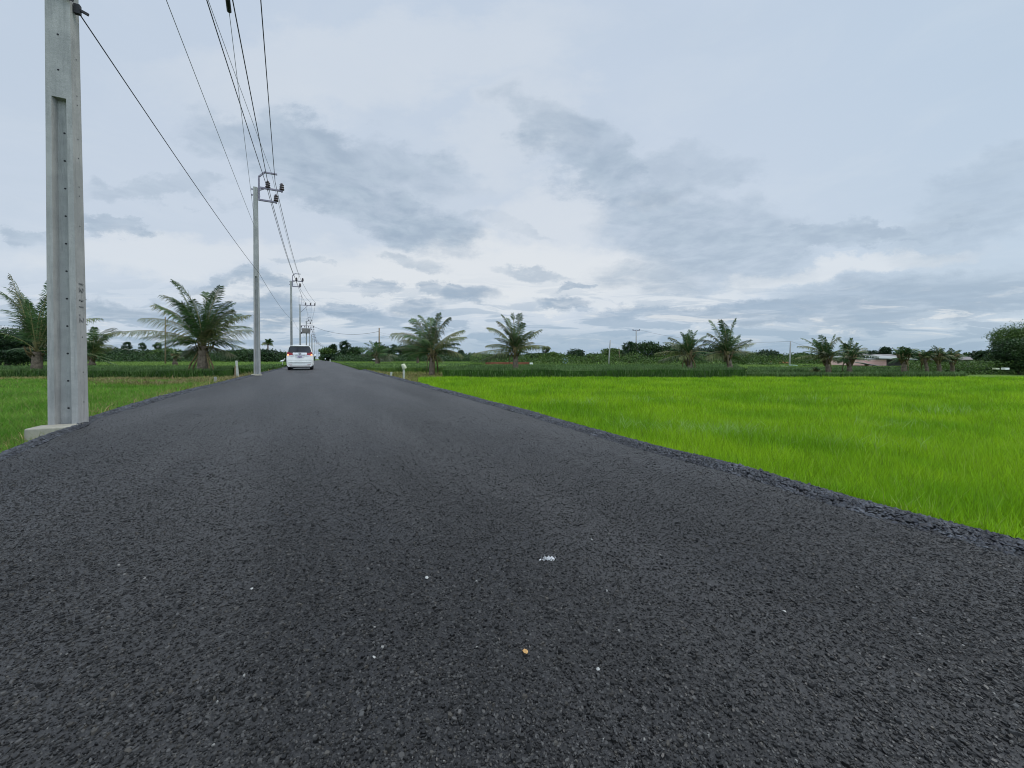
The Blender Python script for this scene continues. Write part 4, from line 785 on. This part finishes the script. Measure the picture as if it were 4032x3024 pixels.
def tree(px, top, wpx, Z, label, kind='leaf', base=1432, leaf=.28, n=1500, grp='trees along the horizon', name='tree', lobes=9, flat=1.0, mi=None):
    b = atZ(px, base, Z); b[2] = -.34; tp = atZ(px, top, Z); h = (tp[2] - b[2]) * (1.14 if Z < 60 else 1.30); w = wpx * Z / F; t = thing(name, label, 'bush' if name == 'bush' else 'tree', tuple(b), -YAW + random.uniform(-.4, .4), grp)
    o = link('crown', crown_mesh(w, w * .8, h, n, leaf, lobes, flat, seed=int(px) + int(top)), M[kind], t)
    if name != 'bush' or h > 2: trunk_mb(h, max(.12, h * .035), w, int(px)).build('trunk', M['bark'], t)
    return t
tree(30, 1290, 300, 40, 'big dark round tree behind the windblown palm at the left edge', 'leafd', n=30000, leaf=.08, lobes=16, grp='large trees')
tree(-130, 1290, 260, 42, 'dark tree just outside the left edge', 'leafd', n=4000, leaf=.2, grp='large trees')
tree(4050, 1268, 290, 38, 'tall broad leafy tree filling the right edge of the photo', 'leaf2', n=60000, leaf=.06, lobes=24, grp='large trees')
tree(4015, 1335, 250, 30, 'dense lower tree mass under the tall right edge tree', 'leaf', n=30000, leaf=.06, lobes=18, grp='large trees', base=1450)
tree(4200, 1270, 300, 40, 'leafy tree just outside the right edge', 'leaf', n=5000, leaf=.2, grp='large trees')
tree(3875, 1380, 110, 52, 'small dark tree left of the tall right edge tree', 'leafd', n=2500, leaf=.16, grp='large trees')
for k, (px, tp, w, Z, kd, lb) in enumerate([
    (3830, 1438, 190, 33, 'leaf', 'scrubby bush below the small dark tree on the right'), (3950, 1418, 180, 34, 'leaf2', 'dense bush at the foot of the tall right edge tree'),
    (3760, 1450, 90, 30, 'leaf2', 'round bright bush at the foot of the rightmost short palm'), (3470, 1448, 90, 34, 'leaf', 'bush under the pink house wall'), (3390, 1452, 70, 34, 'leaf2', 'bush below the awning of the pink house'),
    (3545, 1448, 110, 36, 'leaf', 'bush between the pink house and dark palm'), (3625, 1440, 90, 38, 'leaf', 'bush behind the slim leaning palm'), (3180, 1440, 90, 48, 'leaf', 'bush behind the seedling palm'), (3060, 1452, 40, 50, 'leaf', 'bush left of the concrete pole')]):
    tree(px, tp, w, Z, lb, kd, n=1300, leaf=.12, name='bush', grp='bushes in front of the houses', base=1470)
rows = [(430, 1375, 150, 120, 'leafd', 'low dark trees just right of the nearest pole'), (505, 1380, 110, 130, 'leaf', 'tree under the first far palm on the left'), (585, 1384, 110, 130, 'leaf', 'tree under the second far palm on the left'), (660, 1380, 110, 120, 'leaf2', 'light tree behind the small stubby palm'),
    (740, 1388, 120, 120, 'leaf', 'tree behind the left part of the big left palm'), (880, 1386, 120, 115, 'leaf', 'tree behind the right part of the big left palm'), (960, 1380, 120, 110, 'leaf', 'tree left of the second power pole'), (1050, 1382, 110, 105, 'leafd', 'dark tree right of the second power pole'), (1105, 1394, 60, 110, 'leaf', 'tree touching the left side of the van'),
    (1290, 1375, 62, 170, 'leaf2', 'light green tree closing the end of the road'), (1330, 1396, 80, 160, 'leafd', 'dark tree below the round headed sugar palm'), (1362, 1380, 66, 145, 'leafd', 'dark tree around the ragged sugar palm'), (1400, 1376, 56, 140, 'leaf', 'pointed tree right of the ragged sugar palm'), (1425, 1398, 60, 140, 'leafd', 'low dark tree left of the curved palm'),
    (1525, 1368, 80, 120, 'leaf', 'tree right of the bare field pole'), (1600, 1366, 90, 120, 'leaf', 'tree behind the left fronds of the leftmost large palm'), (1745, 1396, 80, 150, 'leafd', 'low dark tree right of the leftmost large palm'), (1780, 1392, 60, 170, 'leaf', 'far tree left of the pale roofed hut'), (1860, 1396, 80, 160, 'leaf', 'far tree right of the pale roofed hut'),
    (1930, 1400, 90, 150, 'leaf', 'tree behind the left fronds of the middle palm'), (2010, 1400, 90, 150, 'leafd', 'tree behind the middle palm trunk'), (2100, 1396, 80, 140, 'leaf', 'tree left of the drooping sugar palm'), (2180, 1392, 70, 135, 'leaf2', 'light tree right of the drooping sugar palm'),
    (2345, 1398, 60, 120, 'leaf', 'low tree right of the umbrella shaped tree'), (2415, 1382, 100, 90, 'leaf2', 'light green tree behind the short leaning pole'), (2470, 1388, 70, 86, 'leaf', 'tree around the grey headed palm'), (2545, 1356, 120, 80, 'leaf', 'tall dense tree right of the crossarm pole'), (2640, 1362, 100, 80, 'leaf', 'dense tree left of the close palm pair'),
    (2710, 1378, 90, 80, 'leafd', 'tree behind the left palm of the close pair'), (2800, 1374, 100, 80, 'leafd', 'tree behind the gap of the close palm pair'), (2935, 1394, 100, 75, 'leaf', 'left part tree of the rounded grove right of the close palms'), (3020, 1386, 110, 75, 'leafd', 'dense round tree left of the orange roof'), (3160, 1396, 80, 80, 'leaf', 'tree behind the concrete pole by the orange roof'),
    (3230, 1402, 90, 75, 'leaf', 'tree behind the left palm of the pink house pair'), (3330, 1398, 90, 75, 'leafd', 'tree behind the right palm of the pink house pair'), (3430, 1388, 70, 78, 'leafd', 'dark tree behind the left end of the pink house'), (3481, 1376, 34, 74, 'leafd', 'small pointed dark tree above the pink house roof'), (3560, 1392, 90, 70, 'leaf', 'tree behind the dark bushy palm'), (3650, 1398, 90, 66, 'leaf', 'tree behind the three short palms'), (3740, 1400, 80, 66, 'leafd', 'dark tree behind the rightmost short palm')]
for px, tp, w, Z, kd, lb in rows: tree(px, tp, w * 1.6, Z, lb, kd, n=4200 if Z < 100 else 3000, leaf=.0023 * Z)
tree(2268, 1381, 112, 110, 'dark umbrella shaped rain tree left of the short leaning pole', 'leafd', n=5000, leaf=.22, lobes=14)
for k, (px, tp, w) in enumerate([(2940, 1432, 120), (3010, 1430, 110), (2840, 1436, 110), (2560, 1436, 160), (2650, 1436, 140)]):
    tree(px, tp, w, 62, ['yellow green hedge bush left of centre below the round grove', 'yellow green hedge bush at the foot of the grove, beside the far field', 'pale bush behind the trunk of the taller close palm', 'bush at the foot of the tall dense tree', 'bush left of the close palm pair trunks'][k], 'leaf2', n=900, leaf=.22, name='bush', grp='bushes in front of the far trees', base=1450)
def hedge():
    n = 60000; px = rng.uniform(-900, 4900, n); px = px[(px < 1240) | (px > 1275)]; n = len(px); Z = rng.uniform(165, 215, n); h = 1.2 + 3.9 * (vn(px, px * 0, .022, 5) * .6 + vn(px, px * 0, .09, 7) * .4)
    z = rng.uniform(-.3, 1, n) ** 1 * h; Pw = ((px - CX) / F * Z)[:, None] * RIGHT + Z[:, None] * FLAT; Pw[:, 2] = np.maximum(z, -.3)
    a = rng.normal(0, 1, (n, 3)); a /= np.linalg.norm(a, axis=1)[:, None]; b = np.cross(a, rng.normal(0, 1, (n, 3))); b /= np.linalg.norm(b, axis=1)[:, None]; s = rng.uniform(.25, .6, (n, 1))
    V = np.stack([Pw + a * s, Pw + b * s * .7, Pw - a * s, Pw - b * s * .7], 1).reshape(-1, 3)
    tag(link('distant_woodland', np_mesh('distant_woodland', V, [np.arange(n * 4).reshape(-1, 4)]), M['leaf']), 'low far off belt of trees along the whole horizon', 'woodland', kind='stuff')
hedge()
def scrub(px0, px1, Z0, Z1, h, n, label, m):
    px = rng.uniform(px0, px1, n); Z = rng.uniform(Z0, Z1, n); Pw = ((px - CX) / F * Z)[:, None] * RIGHT + Z[:, None] * FLAT
    Pw[:, 2] = -.34 + rng.random(n) * h * (.45 + .8 * vn(Pw[:, 0], Pw[:, 1], .35, 3)); d = Pw[:, 0] - rxv(Pw[:, 1]); Pw = Pw[np.abs(d) > 4.2]; n = len(Pw)
    a = rng.normal(0, 1, (n, 3)); a /= np.linalg.norm(a, axis=1)[:, None]; b = np.cross(a, rng.normal(0, 1, (n, 3))); b /= np.linalg.norm(b, axis=1)[:, None]; s = rng.uniform(.5, 1.2, (n, 1)) * (Z0 + Z1) / 2 * .0019
    V = np.stack([Pw + a * s, Pw + b * s * .7, Pw - a * s, Pw - b * s * .7], 1).reshape(-1, 3); tag(link('scrub', np_mesh('scrub', V, [np.arange(n * 4).reshape(-1, 4)]), m), label, 'scrub', kind='stuff')
scrub(1850, 3300, 66, 76, 2.1, 22000, 'rough green scrub below the trees right of centre', M['leaf2'])
scrub(-700, 1180, 100, 118, 3.2, 22000, 'dark scrub below the trees left of the road', M['leaf'])
scrub(1290, 1900, 100, 130, 2.6, 18000, 'dark scrub below the trees right of the road', M['leaf'])
scrub(3550, 4700, 29, 34, 1.2, 26000, 'low tangled scrub before the tall tree on the right', M['leaf2'])
scrub(3250, 3700, 40, 45, .40, 7000, 'low weeds round the pink house', M['leaf2'])
# ------------------------------------------------------------------ houses
def house(px0, px1, ytop, ybot, Z, wallm, roofm, label, rh=.8, depth=4, over=.4, name='house', mono=False, wallname='wall', door=True):
    a, b = atZ(px0, ybot, Z), atZ(px1, ybot, Z); w = np.linalg.norm(b - a); c = (a + b) / 2; zb = min(-.34, a[2]); zt = atZ(px0, ytop, Z)[2]; h = zt + .34
    t = thing(name, label, 'house', (c[0], c[1], -.34), -YAW, 'houses among the trees'); s = MB(); s.box((0, depth / 2, h / 2), (w, depth, h)); s.build(wallname, wallm, t)
    s = MB(); o = over
    if mono: s.add([(-w / 2 - o, -o, h + .02), (w / 2 + o, -o, h + .02), (w / 2 + o, depth + o, h + rh), (-w / 2 - o, depth + o, h + rh), (-w / 2 - o, -o, h + .14), (w / 2 + o, -o, h + .14), (w / 2 + o, depth + o, h + rh + .12), (-w / 2 - o, depth + o, h + rh + .12)], [(0, 3, 2, 1), (4, 5, 6, 7), (0, 1, 5, 4), (1, 2, 6, 5), (2, 3, 7, 6), (3, 0, 4, 7)])
    else: s.add([(-w / 2 - o, -o, h), (w / 2 + o, -o, h), (w / 2 + o, depth + o, h), (-w / 2 - o, depth + o, h), (-w / 2 - o * .2, depth / 2, h + rh), (w / 2 + o * .2, depth / 2, h + rh)], [(0, 3, 2, 1), (0, 1, 5, 4), (2, 3, 4, 5), (1, 2, 5), (3, 0, 4)])
    s.build('roof', roofm, t)
    if door: s = MB(); s.box((w * .2, -.02, h * .4), (min(.9, w * .2), .06, h * .78)); s.build('door', M['dark'], t)
    return t, w, h
pz = 46
t, w, h = house(3404, 3490, 1416, 1446, pz, M['pink'], M['tin'], 'pink clapboard house with a grey tin roof between the right hand palms', .30, 5, .15, 'pink_house', True, door=False)
for ch in t.children:
    if ch.name.startswith('wall'):
        for v in ch.data.vertices:
            if v.co.z < .5: v.co.z = .42
s = MB()
for k in range(5): s.box((0, -.015, .55 + k * (h - .7) / 4.4), (w, .03, .03))
s.build('wall_batten', mat('batten', (.50, .30, .27), None), t)
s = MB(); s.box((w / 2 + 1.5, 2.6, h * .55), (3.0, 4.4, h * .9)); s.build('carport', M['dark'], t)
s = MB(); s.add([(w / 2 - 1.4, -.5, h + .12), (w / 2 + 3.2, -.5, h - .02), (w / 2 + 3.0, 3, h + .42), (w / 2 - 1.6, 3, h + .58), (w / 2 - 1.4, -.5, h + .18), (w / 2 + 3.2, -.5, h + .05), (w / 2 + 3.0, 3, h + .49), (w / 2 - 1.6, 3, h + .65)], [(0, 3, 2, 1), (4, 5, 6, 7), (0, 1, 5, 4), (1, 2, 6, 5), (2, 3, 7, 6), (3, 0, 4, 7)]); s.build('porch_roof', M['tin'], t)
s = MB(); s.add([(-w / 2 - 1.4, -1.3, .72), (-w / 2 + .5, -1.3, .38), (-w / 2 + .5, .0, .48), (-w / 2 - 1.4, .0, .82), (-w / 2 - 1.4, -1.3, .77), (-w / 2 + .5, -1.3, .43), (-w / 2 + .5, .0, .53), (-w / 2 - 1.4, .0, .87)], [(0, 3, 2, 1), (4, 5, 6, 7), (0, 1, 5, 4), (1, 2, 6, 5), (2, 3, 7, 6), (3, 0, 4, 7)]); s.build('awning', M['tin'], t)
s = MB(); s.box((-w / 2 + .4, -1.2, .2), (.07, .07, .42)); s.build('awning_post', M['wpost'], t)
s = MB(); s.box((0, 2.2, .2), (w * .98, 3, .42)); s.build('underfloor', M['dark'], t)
s = MB(); s.box((0, 2, .2), (.01, .01, .01))
house(3490, 3560, 1410, 1440, 66, M['tind'], M['tind'], 'dark grey roofed shed behind the pink house', .7, 5, .5, 'shed')
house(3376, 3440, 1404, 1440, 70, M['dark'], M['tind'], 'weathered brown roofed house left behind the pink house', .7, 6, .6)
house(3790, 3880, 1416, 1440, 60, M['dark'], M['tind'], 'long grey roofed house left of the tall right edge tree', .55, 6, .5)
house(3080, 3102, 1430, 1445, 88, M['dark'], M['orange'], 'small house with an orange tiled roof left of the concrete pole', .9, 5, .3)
house(1802, 1830, 1410, 1425, 128, M['white'], M['tind'], 'small hut with a brown hipped roof between leftmost and middle palms', .8, 4, .5, 'hut')
house(1745, 1762, 1409, 1425, 125, M['white'], M['tin'], 'tiny pale roofed hut close right of the leftmost large palm', .5, 4, .3, 'hut')
house(2222, 2236, 1409, 1424, 84, M['blue'], M['tin'], 'tiny pale blue hut under the umbrella shaped tree', .12, 3, .05, 'hut')
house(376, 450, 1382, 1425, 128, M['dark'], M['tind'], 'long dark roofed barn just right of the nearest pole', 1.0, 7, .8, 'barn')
house(1470, 1520, 1416, 1430, 95, M['dark'], M['tin'], 'low shed with a pale tin roof beside the bare field pole', .4, 4, .3, 'shed')
def lone(name, label, cat, px, py0, py1, pxw, Z, m, depth=.3, tilt=0):
    a = atZ(px, py1, Z); w = pxw * Z / F; h = (py1 - py0) * Z / F; s = MB(); s.box((0, 0, h / 2), (w, depth, h)); o = s.build(name, m, None, .02, tuple(a)); o.rotation_euler = (0, tilt, -YAW); return tag(o, label, cat)
wl = lone('earth_wall', 'low red brown earth wall behind the middle palm', 'wall', 1998, 1426, 1440, 172, 62, M['redbrick'], .5)
lone('water_tank', 'small white tank at the right end of the red brown wall', 'tank', 2092, 1428, 1438, 12, 61, M['white'], .5)
lone('canvas_cover', 'white sheet lying beside the concrete pole by the orange roof', 'sheet', 3091, 1441, 1446, 20, 50, M['white'], .8, .1)
lone('canvas_cover', 'pale green sheet right of the concrete pole by the orange roof', 'sheet', 3124, 1437, 1443, 20, 51, mat('green_sheet', (.25, .36, .30), (.34, .46, .40)), .8, .15)
lone('plastic_sack', 'pale yellow sack in the scrub before the tall right edge tree', 'sack', 3921, 1449, 1455, 14, 28.5, M['pail'], .25)
lone('plastic_sack', 'white sack in the scrub before the tall right edge tree', 'sack', 3958, 1448, 1456, 18, 28.5, M['white'], .25)
# ------------------------------------------------------------------ roadside posts
def post(px, pyb, pyt, Z, w, m, label, tilt=0.0, name='marker_post', zb=None):
    b = atZ(px, pyb, Z); h = (pyb - pyt) * Z / F; s = MB(); s.box((0, 0, h / 2 - .1), (w, w, h + .2)); t = thing(name, label, 'post', tuple(b), 0, 'roadside posts'); t.rotation_euler = (0, tilt, 0); s.build('shaft', m, t, .01); return t, h
post(937, 1494, 1420, 18.5, .09, M['wpost'], 'white concrete marker post on the left verge before the second pole', -.06)
post(925, 1504, 1440, 18.0, .05, M['wood'], 'thin brown wooden stake beside the left white marker post', .03, 'wooden_stake')
post(848, 1508, 1484, 17.0, .09, M['conc'], 'grey concrete stub in the grass left of the wooden stake')
post(1540, 1476, 1465, 21.5, .10, M['wpost'], 'short pale stub left of the post carrying a pail', .1)
post(1300, 1426, 1415, 105, .25, M['wpost'], 'tiny far white marker post at the right of the road end')
t, h = post(1590, 1493, 1446, 17.8, .085, M['wpost'], 'white post with an upturned pail on the right verge')
s = MB(); s.lathe((0, 0, -.11), [(.105, 0), (.108, .015), (.085, .21), (.075, .215)], 16); o = s.build('upturned_pail', M['pail']); o.location = t.location + Vector((0.0, 0, h + .04)); o.rotation_euler = (math.radians(8), math.radians(-24), 0); tag(o, 'yellowish white pail tipped upside down on the right verge post', 'pail')
# ------------------------------------------------------------------ van
def van():
    c = atH(1181, 1457, 0); Yr = c[1]; t = thing('white_van', 'white people carrier van with lit brake lamps driving away on the left lane', 'van', (c[0], Yr, 0), 0)
    prof = [(.80, .26), (.90, .34), (.925, .55), (.93, .80), (.925, 1.05), (.905, 1.20), (.875, 1.38), (.82, 1.62), (.765, 1.80), (.68, 1.90), (.45, 1.945), (0, 1.955)]
    def lean(z): return 0.0 if z < .3 else (.0 if z < .9 else .02 + (.13 * (z - .9) / 1.0) ** 1 * 1.0)
    secs = []                                   # (y, width scale, roof scale)
    for y, ws, rs, fz in ((0, .955, .985, 1), (.10, .995, 1, 1), (.6, 1, 1, 0), (1.6, 1, 1, 0), (2.6, 1, .998, 0), (3.4, .995, .975, 0), (3.8, .985, .87, 0), (4.2, .97, .62, 0), (4.6, .93, .56, 0), (4.85, .86, .48, 0)):
        ring = []
        for (x, z) in prof:
            zz_ = z if z < .9 else .9 + (z - .9) * max(0.02, (rs - .46) / .54 if rs < 1 else 1) if rs < .99 else z * (1 if z < 1.5 else (1 - (1 - rs) * (z - 1.5) / .45))
            ring.append((x * ws, y + (lean(z) if fz else 0), zz_))
        secs.append([(-a, b, c_) for a, b, c_ in ring] + [(a, b, c_) for a, b, c_ in ring[-2::-1]])
    s = MB(); n = len(secs[0]); vs = [p for r in secs for p in r]; fs = []
    for i in range(len(secs) - 1):
        for k in range(n - 1): fs.append((i * n + k, (i + 1) * n + k, (i + 1) * n + k + 1, i * n + k + 1))
        fs.append((i * n + n - 1, (i + 1) * n + n - 1, (i + 1) * n, i * n))
    s.add(vs, fs, True); m2 = n // 2
    cap = [(i, i + 1, n - 2 - i, n - 1 - i) for i in range(m2 - 1)] + [(m2 - 1, m2, m2 + 1)]; s.add(secs[0], [tuple(reversed(f)) for f in cap]); s.add(secs[-1], cap)
    s.build('body', M['white'], t)
    def panel(name, pts, m, d=.012, par=t, th=.02):   # pts (x,z) on the rear face, follows its lean
        f = [(x, lean(z) - d, z) for x, z in pts]; b = [(x, lean(z) + th, z) for x, z in pts]; n_ = len(pts); s_ = MB()
        s_.add(f + b, [tuple(range(n_)), tuple(range(2 * n_ - 1, n_ - 1, -1))] + [(i, i + n_, (i + 1) % n_ + n_, (i + 1) % n_) for i in range(n_)]); return s_.build(name, m, par)
    gl = panel('rear_window', [(-.80, 1.36), (.80, 1.36), (.785, 1.50), (.72, 1.76), (.66, 1.83), (-.66, 1.83), (-.72, 1.76), (-.785, 1.50)], M['glass'])
    s = MB(); s.bar((-.20, .03, 1.40), (-.16, .12, 1.66), .02, .02); s.build('wiper', M['black'], gl)
    s = MB(); s.box((0, .10, 1.895), (1.36, .22, .045)); s.build('spoiler', M['white'], t, .015)
    for sg in (-1, 1):
        l = panel('tail_light', [(sg * .875, 1.20), (sg * .865, 1.38), (sg * .80, 1.43), (sg * .66, 1.36), (sg * .47, 1.34), (sg * .42, 1.16), (sg * .80, 1.16)][::(1 if sg < 0 else -1)], M['red'], .022)
        e = panel('brake_lamp', [(sg * .86, 1.15), (sg * .85, 1.24), (sg * .77, 1.24), (sg * .75, 1.15)][::(1 if sg < 0 else -1)], M['lamp'], .032, l)
        e = panel('chrome_strip', [(sg * .72, 1.12), (sg * .72, 1.155), (sg * .34, 1.10), (sg * .36, 1.075)][::(1 if sg < 0 else -1)], M['chrome'], .024, l)
        panel('reflector', [(sg * .76, .40), (sg * .75, .43), (sg * .52, .43), (sg * .52, .41)][::(1 if sg < 0 else -1)], M['red'], .02)
        s = MB(); s.lathe((0, 0, -.11), [(.20, 0), (.315, .01), (.33, .05), (.33, .17), (.315, .21), (.20, .22)], 24)
        for y in (.95, 3.95):
            wt = s.build('wheel', M['tyre'], t) if y < 1 and sg < 0 else link('wheel', bpy.data.meshes['wheel'], None, t); wt.rotation_euler = (0, math.radians(90), 0); wt.location = (sg * .79, y, .33)
            hb_ = MB(); hb_.lathe((0, 0, sg * .105), [(.19, 0), (.17, sg * .02), (.04, sg * .01)], 16); hb_.build('rim', M['chrome'], wt)
        s = MB(); s.box((sg * 1.03, 3.55, 1.18), (.20, .12, .20)); mr = s.build('wing_mirror', M['chrome'] if sg > 0 else M['white'], t, .03); s = MB(); s.bar((sg * .88, 3.58, 1.12), (sg * 1.0, 3.56, 1.14), .05, .05); s.build('mirror_arm', M['black'], mr)
        s = MB(); X = lambda z: np.interp(z, [1.20, 1.38, 1.62, 1.80], [.905, .875, .82, .765]) * sg + sg * .008
        for y0, y1 in ((.35, 1.35), (1.42, 2.35), (2.42, 3.25)): s.quad(*[(X(1.22), y0, 1.22), (X(1.22), y1, 1.22), (X(1.74), y1 - .03, 1.74), (X(1.74), y0 + .03, 1.74)][::sg])
        s.build('side_window', M['glass'], t)
    panel('garnish_shadow', [(-.50, 1.165), (.50, 1.165), (.52, 1.24), (.52, 1.40), (-.52, 1.40), (-.52, 1.24)], M['black'], .018)  # black panel standing in for the shadow gap round the bar
    gb = panel('chrome_bar', [(-.46, 1.20), (.46, 1.20), (.49, 1.24), (.49, 1.34), (.46, 1.37), (-.46, 1.37), (-.49, 1.34), (-.49, 1.24)], mat('pearl_trim', (.85, .86, .88), None, rough=.2), .035)
    s = MB()
    ell = [(.085 * math.cos(a), -.005, 1.285 + .058 * math.sin(a)) for a in np.linspace(0, 2 * math.pi, 21)]; s.tube(ell, .009, 5); s.tube([(.035 * math.cos(a), -.006, 1.285 + .055 * math.sin(a)) for a in np.linspace(0, 2 * math.pi, 17)], .007, 5); s.tube([(.075 * math.cos(a), -.006, 1.305 + .022 * math.sin(a)) for a in np.linspace(0, 2 * math.pi, 17)], .007, 5); s.build('emblem', M['steel'], gb)
    pl = panel('number_plate', [(-.17, .98), (.17, .98), (.17, 1.12), (-.17, 1.12)], M['plate'], .03)
    s = MB()
    for x in (-.11, -.07, -.02, .03, .07, .11): s.box((x, -.012, 1.065), (.022, .006, .05))
    s.box((0, -.012, 1.01), (.22, .006, .022)); s.build('plate_lettering', M['darkmark'], pl)
    panel('plate_recess', [(-.30, .93), (.30, .93), (.34, 1.17), (-.34, 1.17)], mat('recess_paint', (.60, .61, .60), None, rough=.4), .006)
    panel('bumper_crease', [(-.78, .60), (.78, .60), (.80, .64), (-.80, .64)], M['white'], .035)
    panel('bumper_skirt', [(-.72, .27), (.72, .27), (.66, .36), (-.66, .36)], mat('skirt_paint', (.42, .40, .38), None, rough=.4), .02)
    s = MB(); s.box((0, 2.4, .24), (1.6, 4.3, .12)); s.build('underbody', M['black'], t)
    s = MB(); s.box((-.48, .12, .20), (.32, .1, .09)); s.build('exhaust', M['black'], t)
van()
# tiny far traffic and bird
def moto():
    c = gp(1281, 150, 0); t = thing('motorbike', 'tiny far motorbike with a pale front at the end of the road', 'motorbike', tuple(c), 0)
    s = MB(); s.lathe((0, 0, 0), [(.1, 0), (.30, .03), (.30, .1), (.1, .13)], 14); w_ = s.build('wheel', M['tyre'], t); w_.rotation_euler = (0, math.radians(90), 0); w_.location = (-.05, -.5, .3)
    w2 = link('wheel', w_.data, None, t); w2.rotation_euler = w_.rotation_euler; w2.location = (-.05, .65, .3)
    s = MB(); s.tube([(0, -.5, .45), (0, -.1, .75), (0, .5, .7), (0, .7, .5)], [.10, .18, .2, .08], 8); s.build('body', M['black'], t); s = MB(); s.box((0, -.5, .85), (.40, .15, .42)); s.build('front_shield', M['white'], t, .08)
    s = MB(); s.bar((-.35, -.42, 1.05), (.35, -.42, 1.05), .04, .04); s.build('handlebar', M['steel'], t)
moto()
def egret():
    b = atZ(1111, 1437, 38); s = MB(); k = .2 / .2
    s.tube([(-.16, 0, .24), (-.08, 0, .29), (.05, 0, .32), (.12, 0, .36), (.13, 0, .43), (.17, 0, .47), (.22, 0, .46)], [.01, .05, .07, .035, .018, .025, .006], 8); s.tube([(0, .02, 0), (0, .02, .27)], .008, 5); s.tube([(.03, -.02, 0), (.03, -.02, .27)], .008, 5)
    o = s.build('egret', M['white'], None, 0, tuple(b)); o.scale = (1.3,) * 3; tag(o, 'small white egret standing in the field just left of the van', 'bird')
egret()
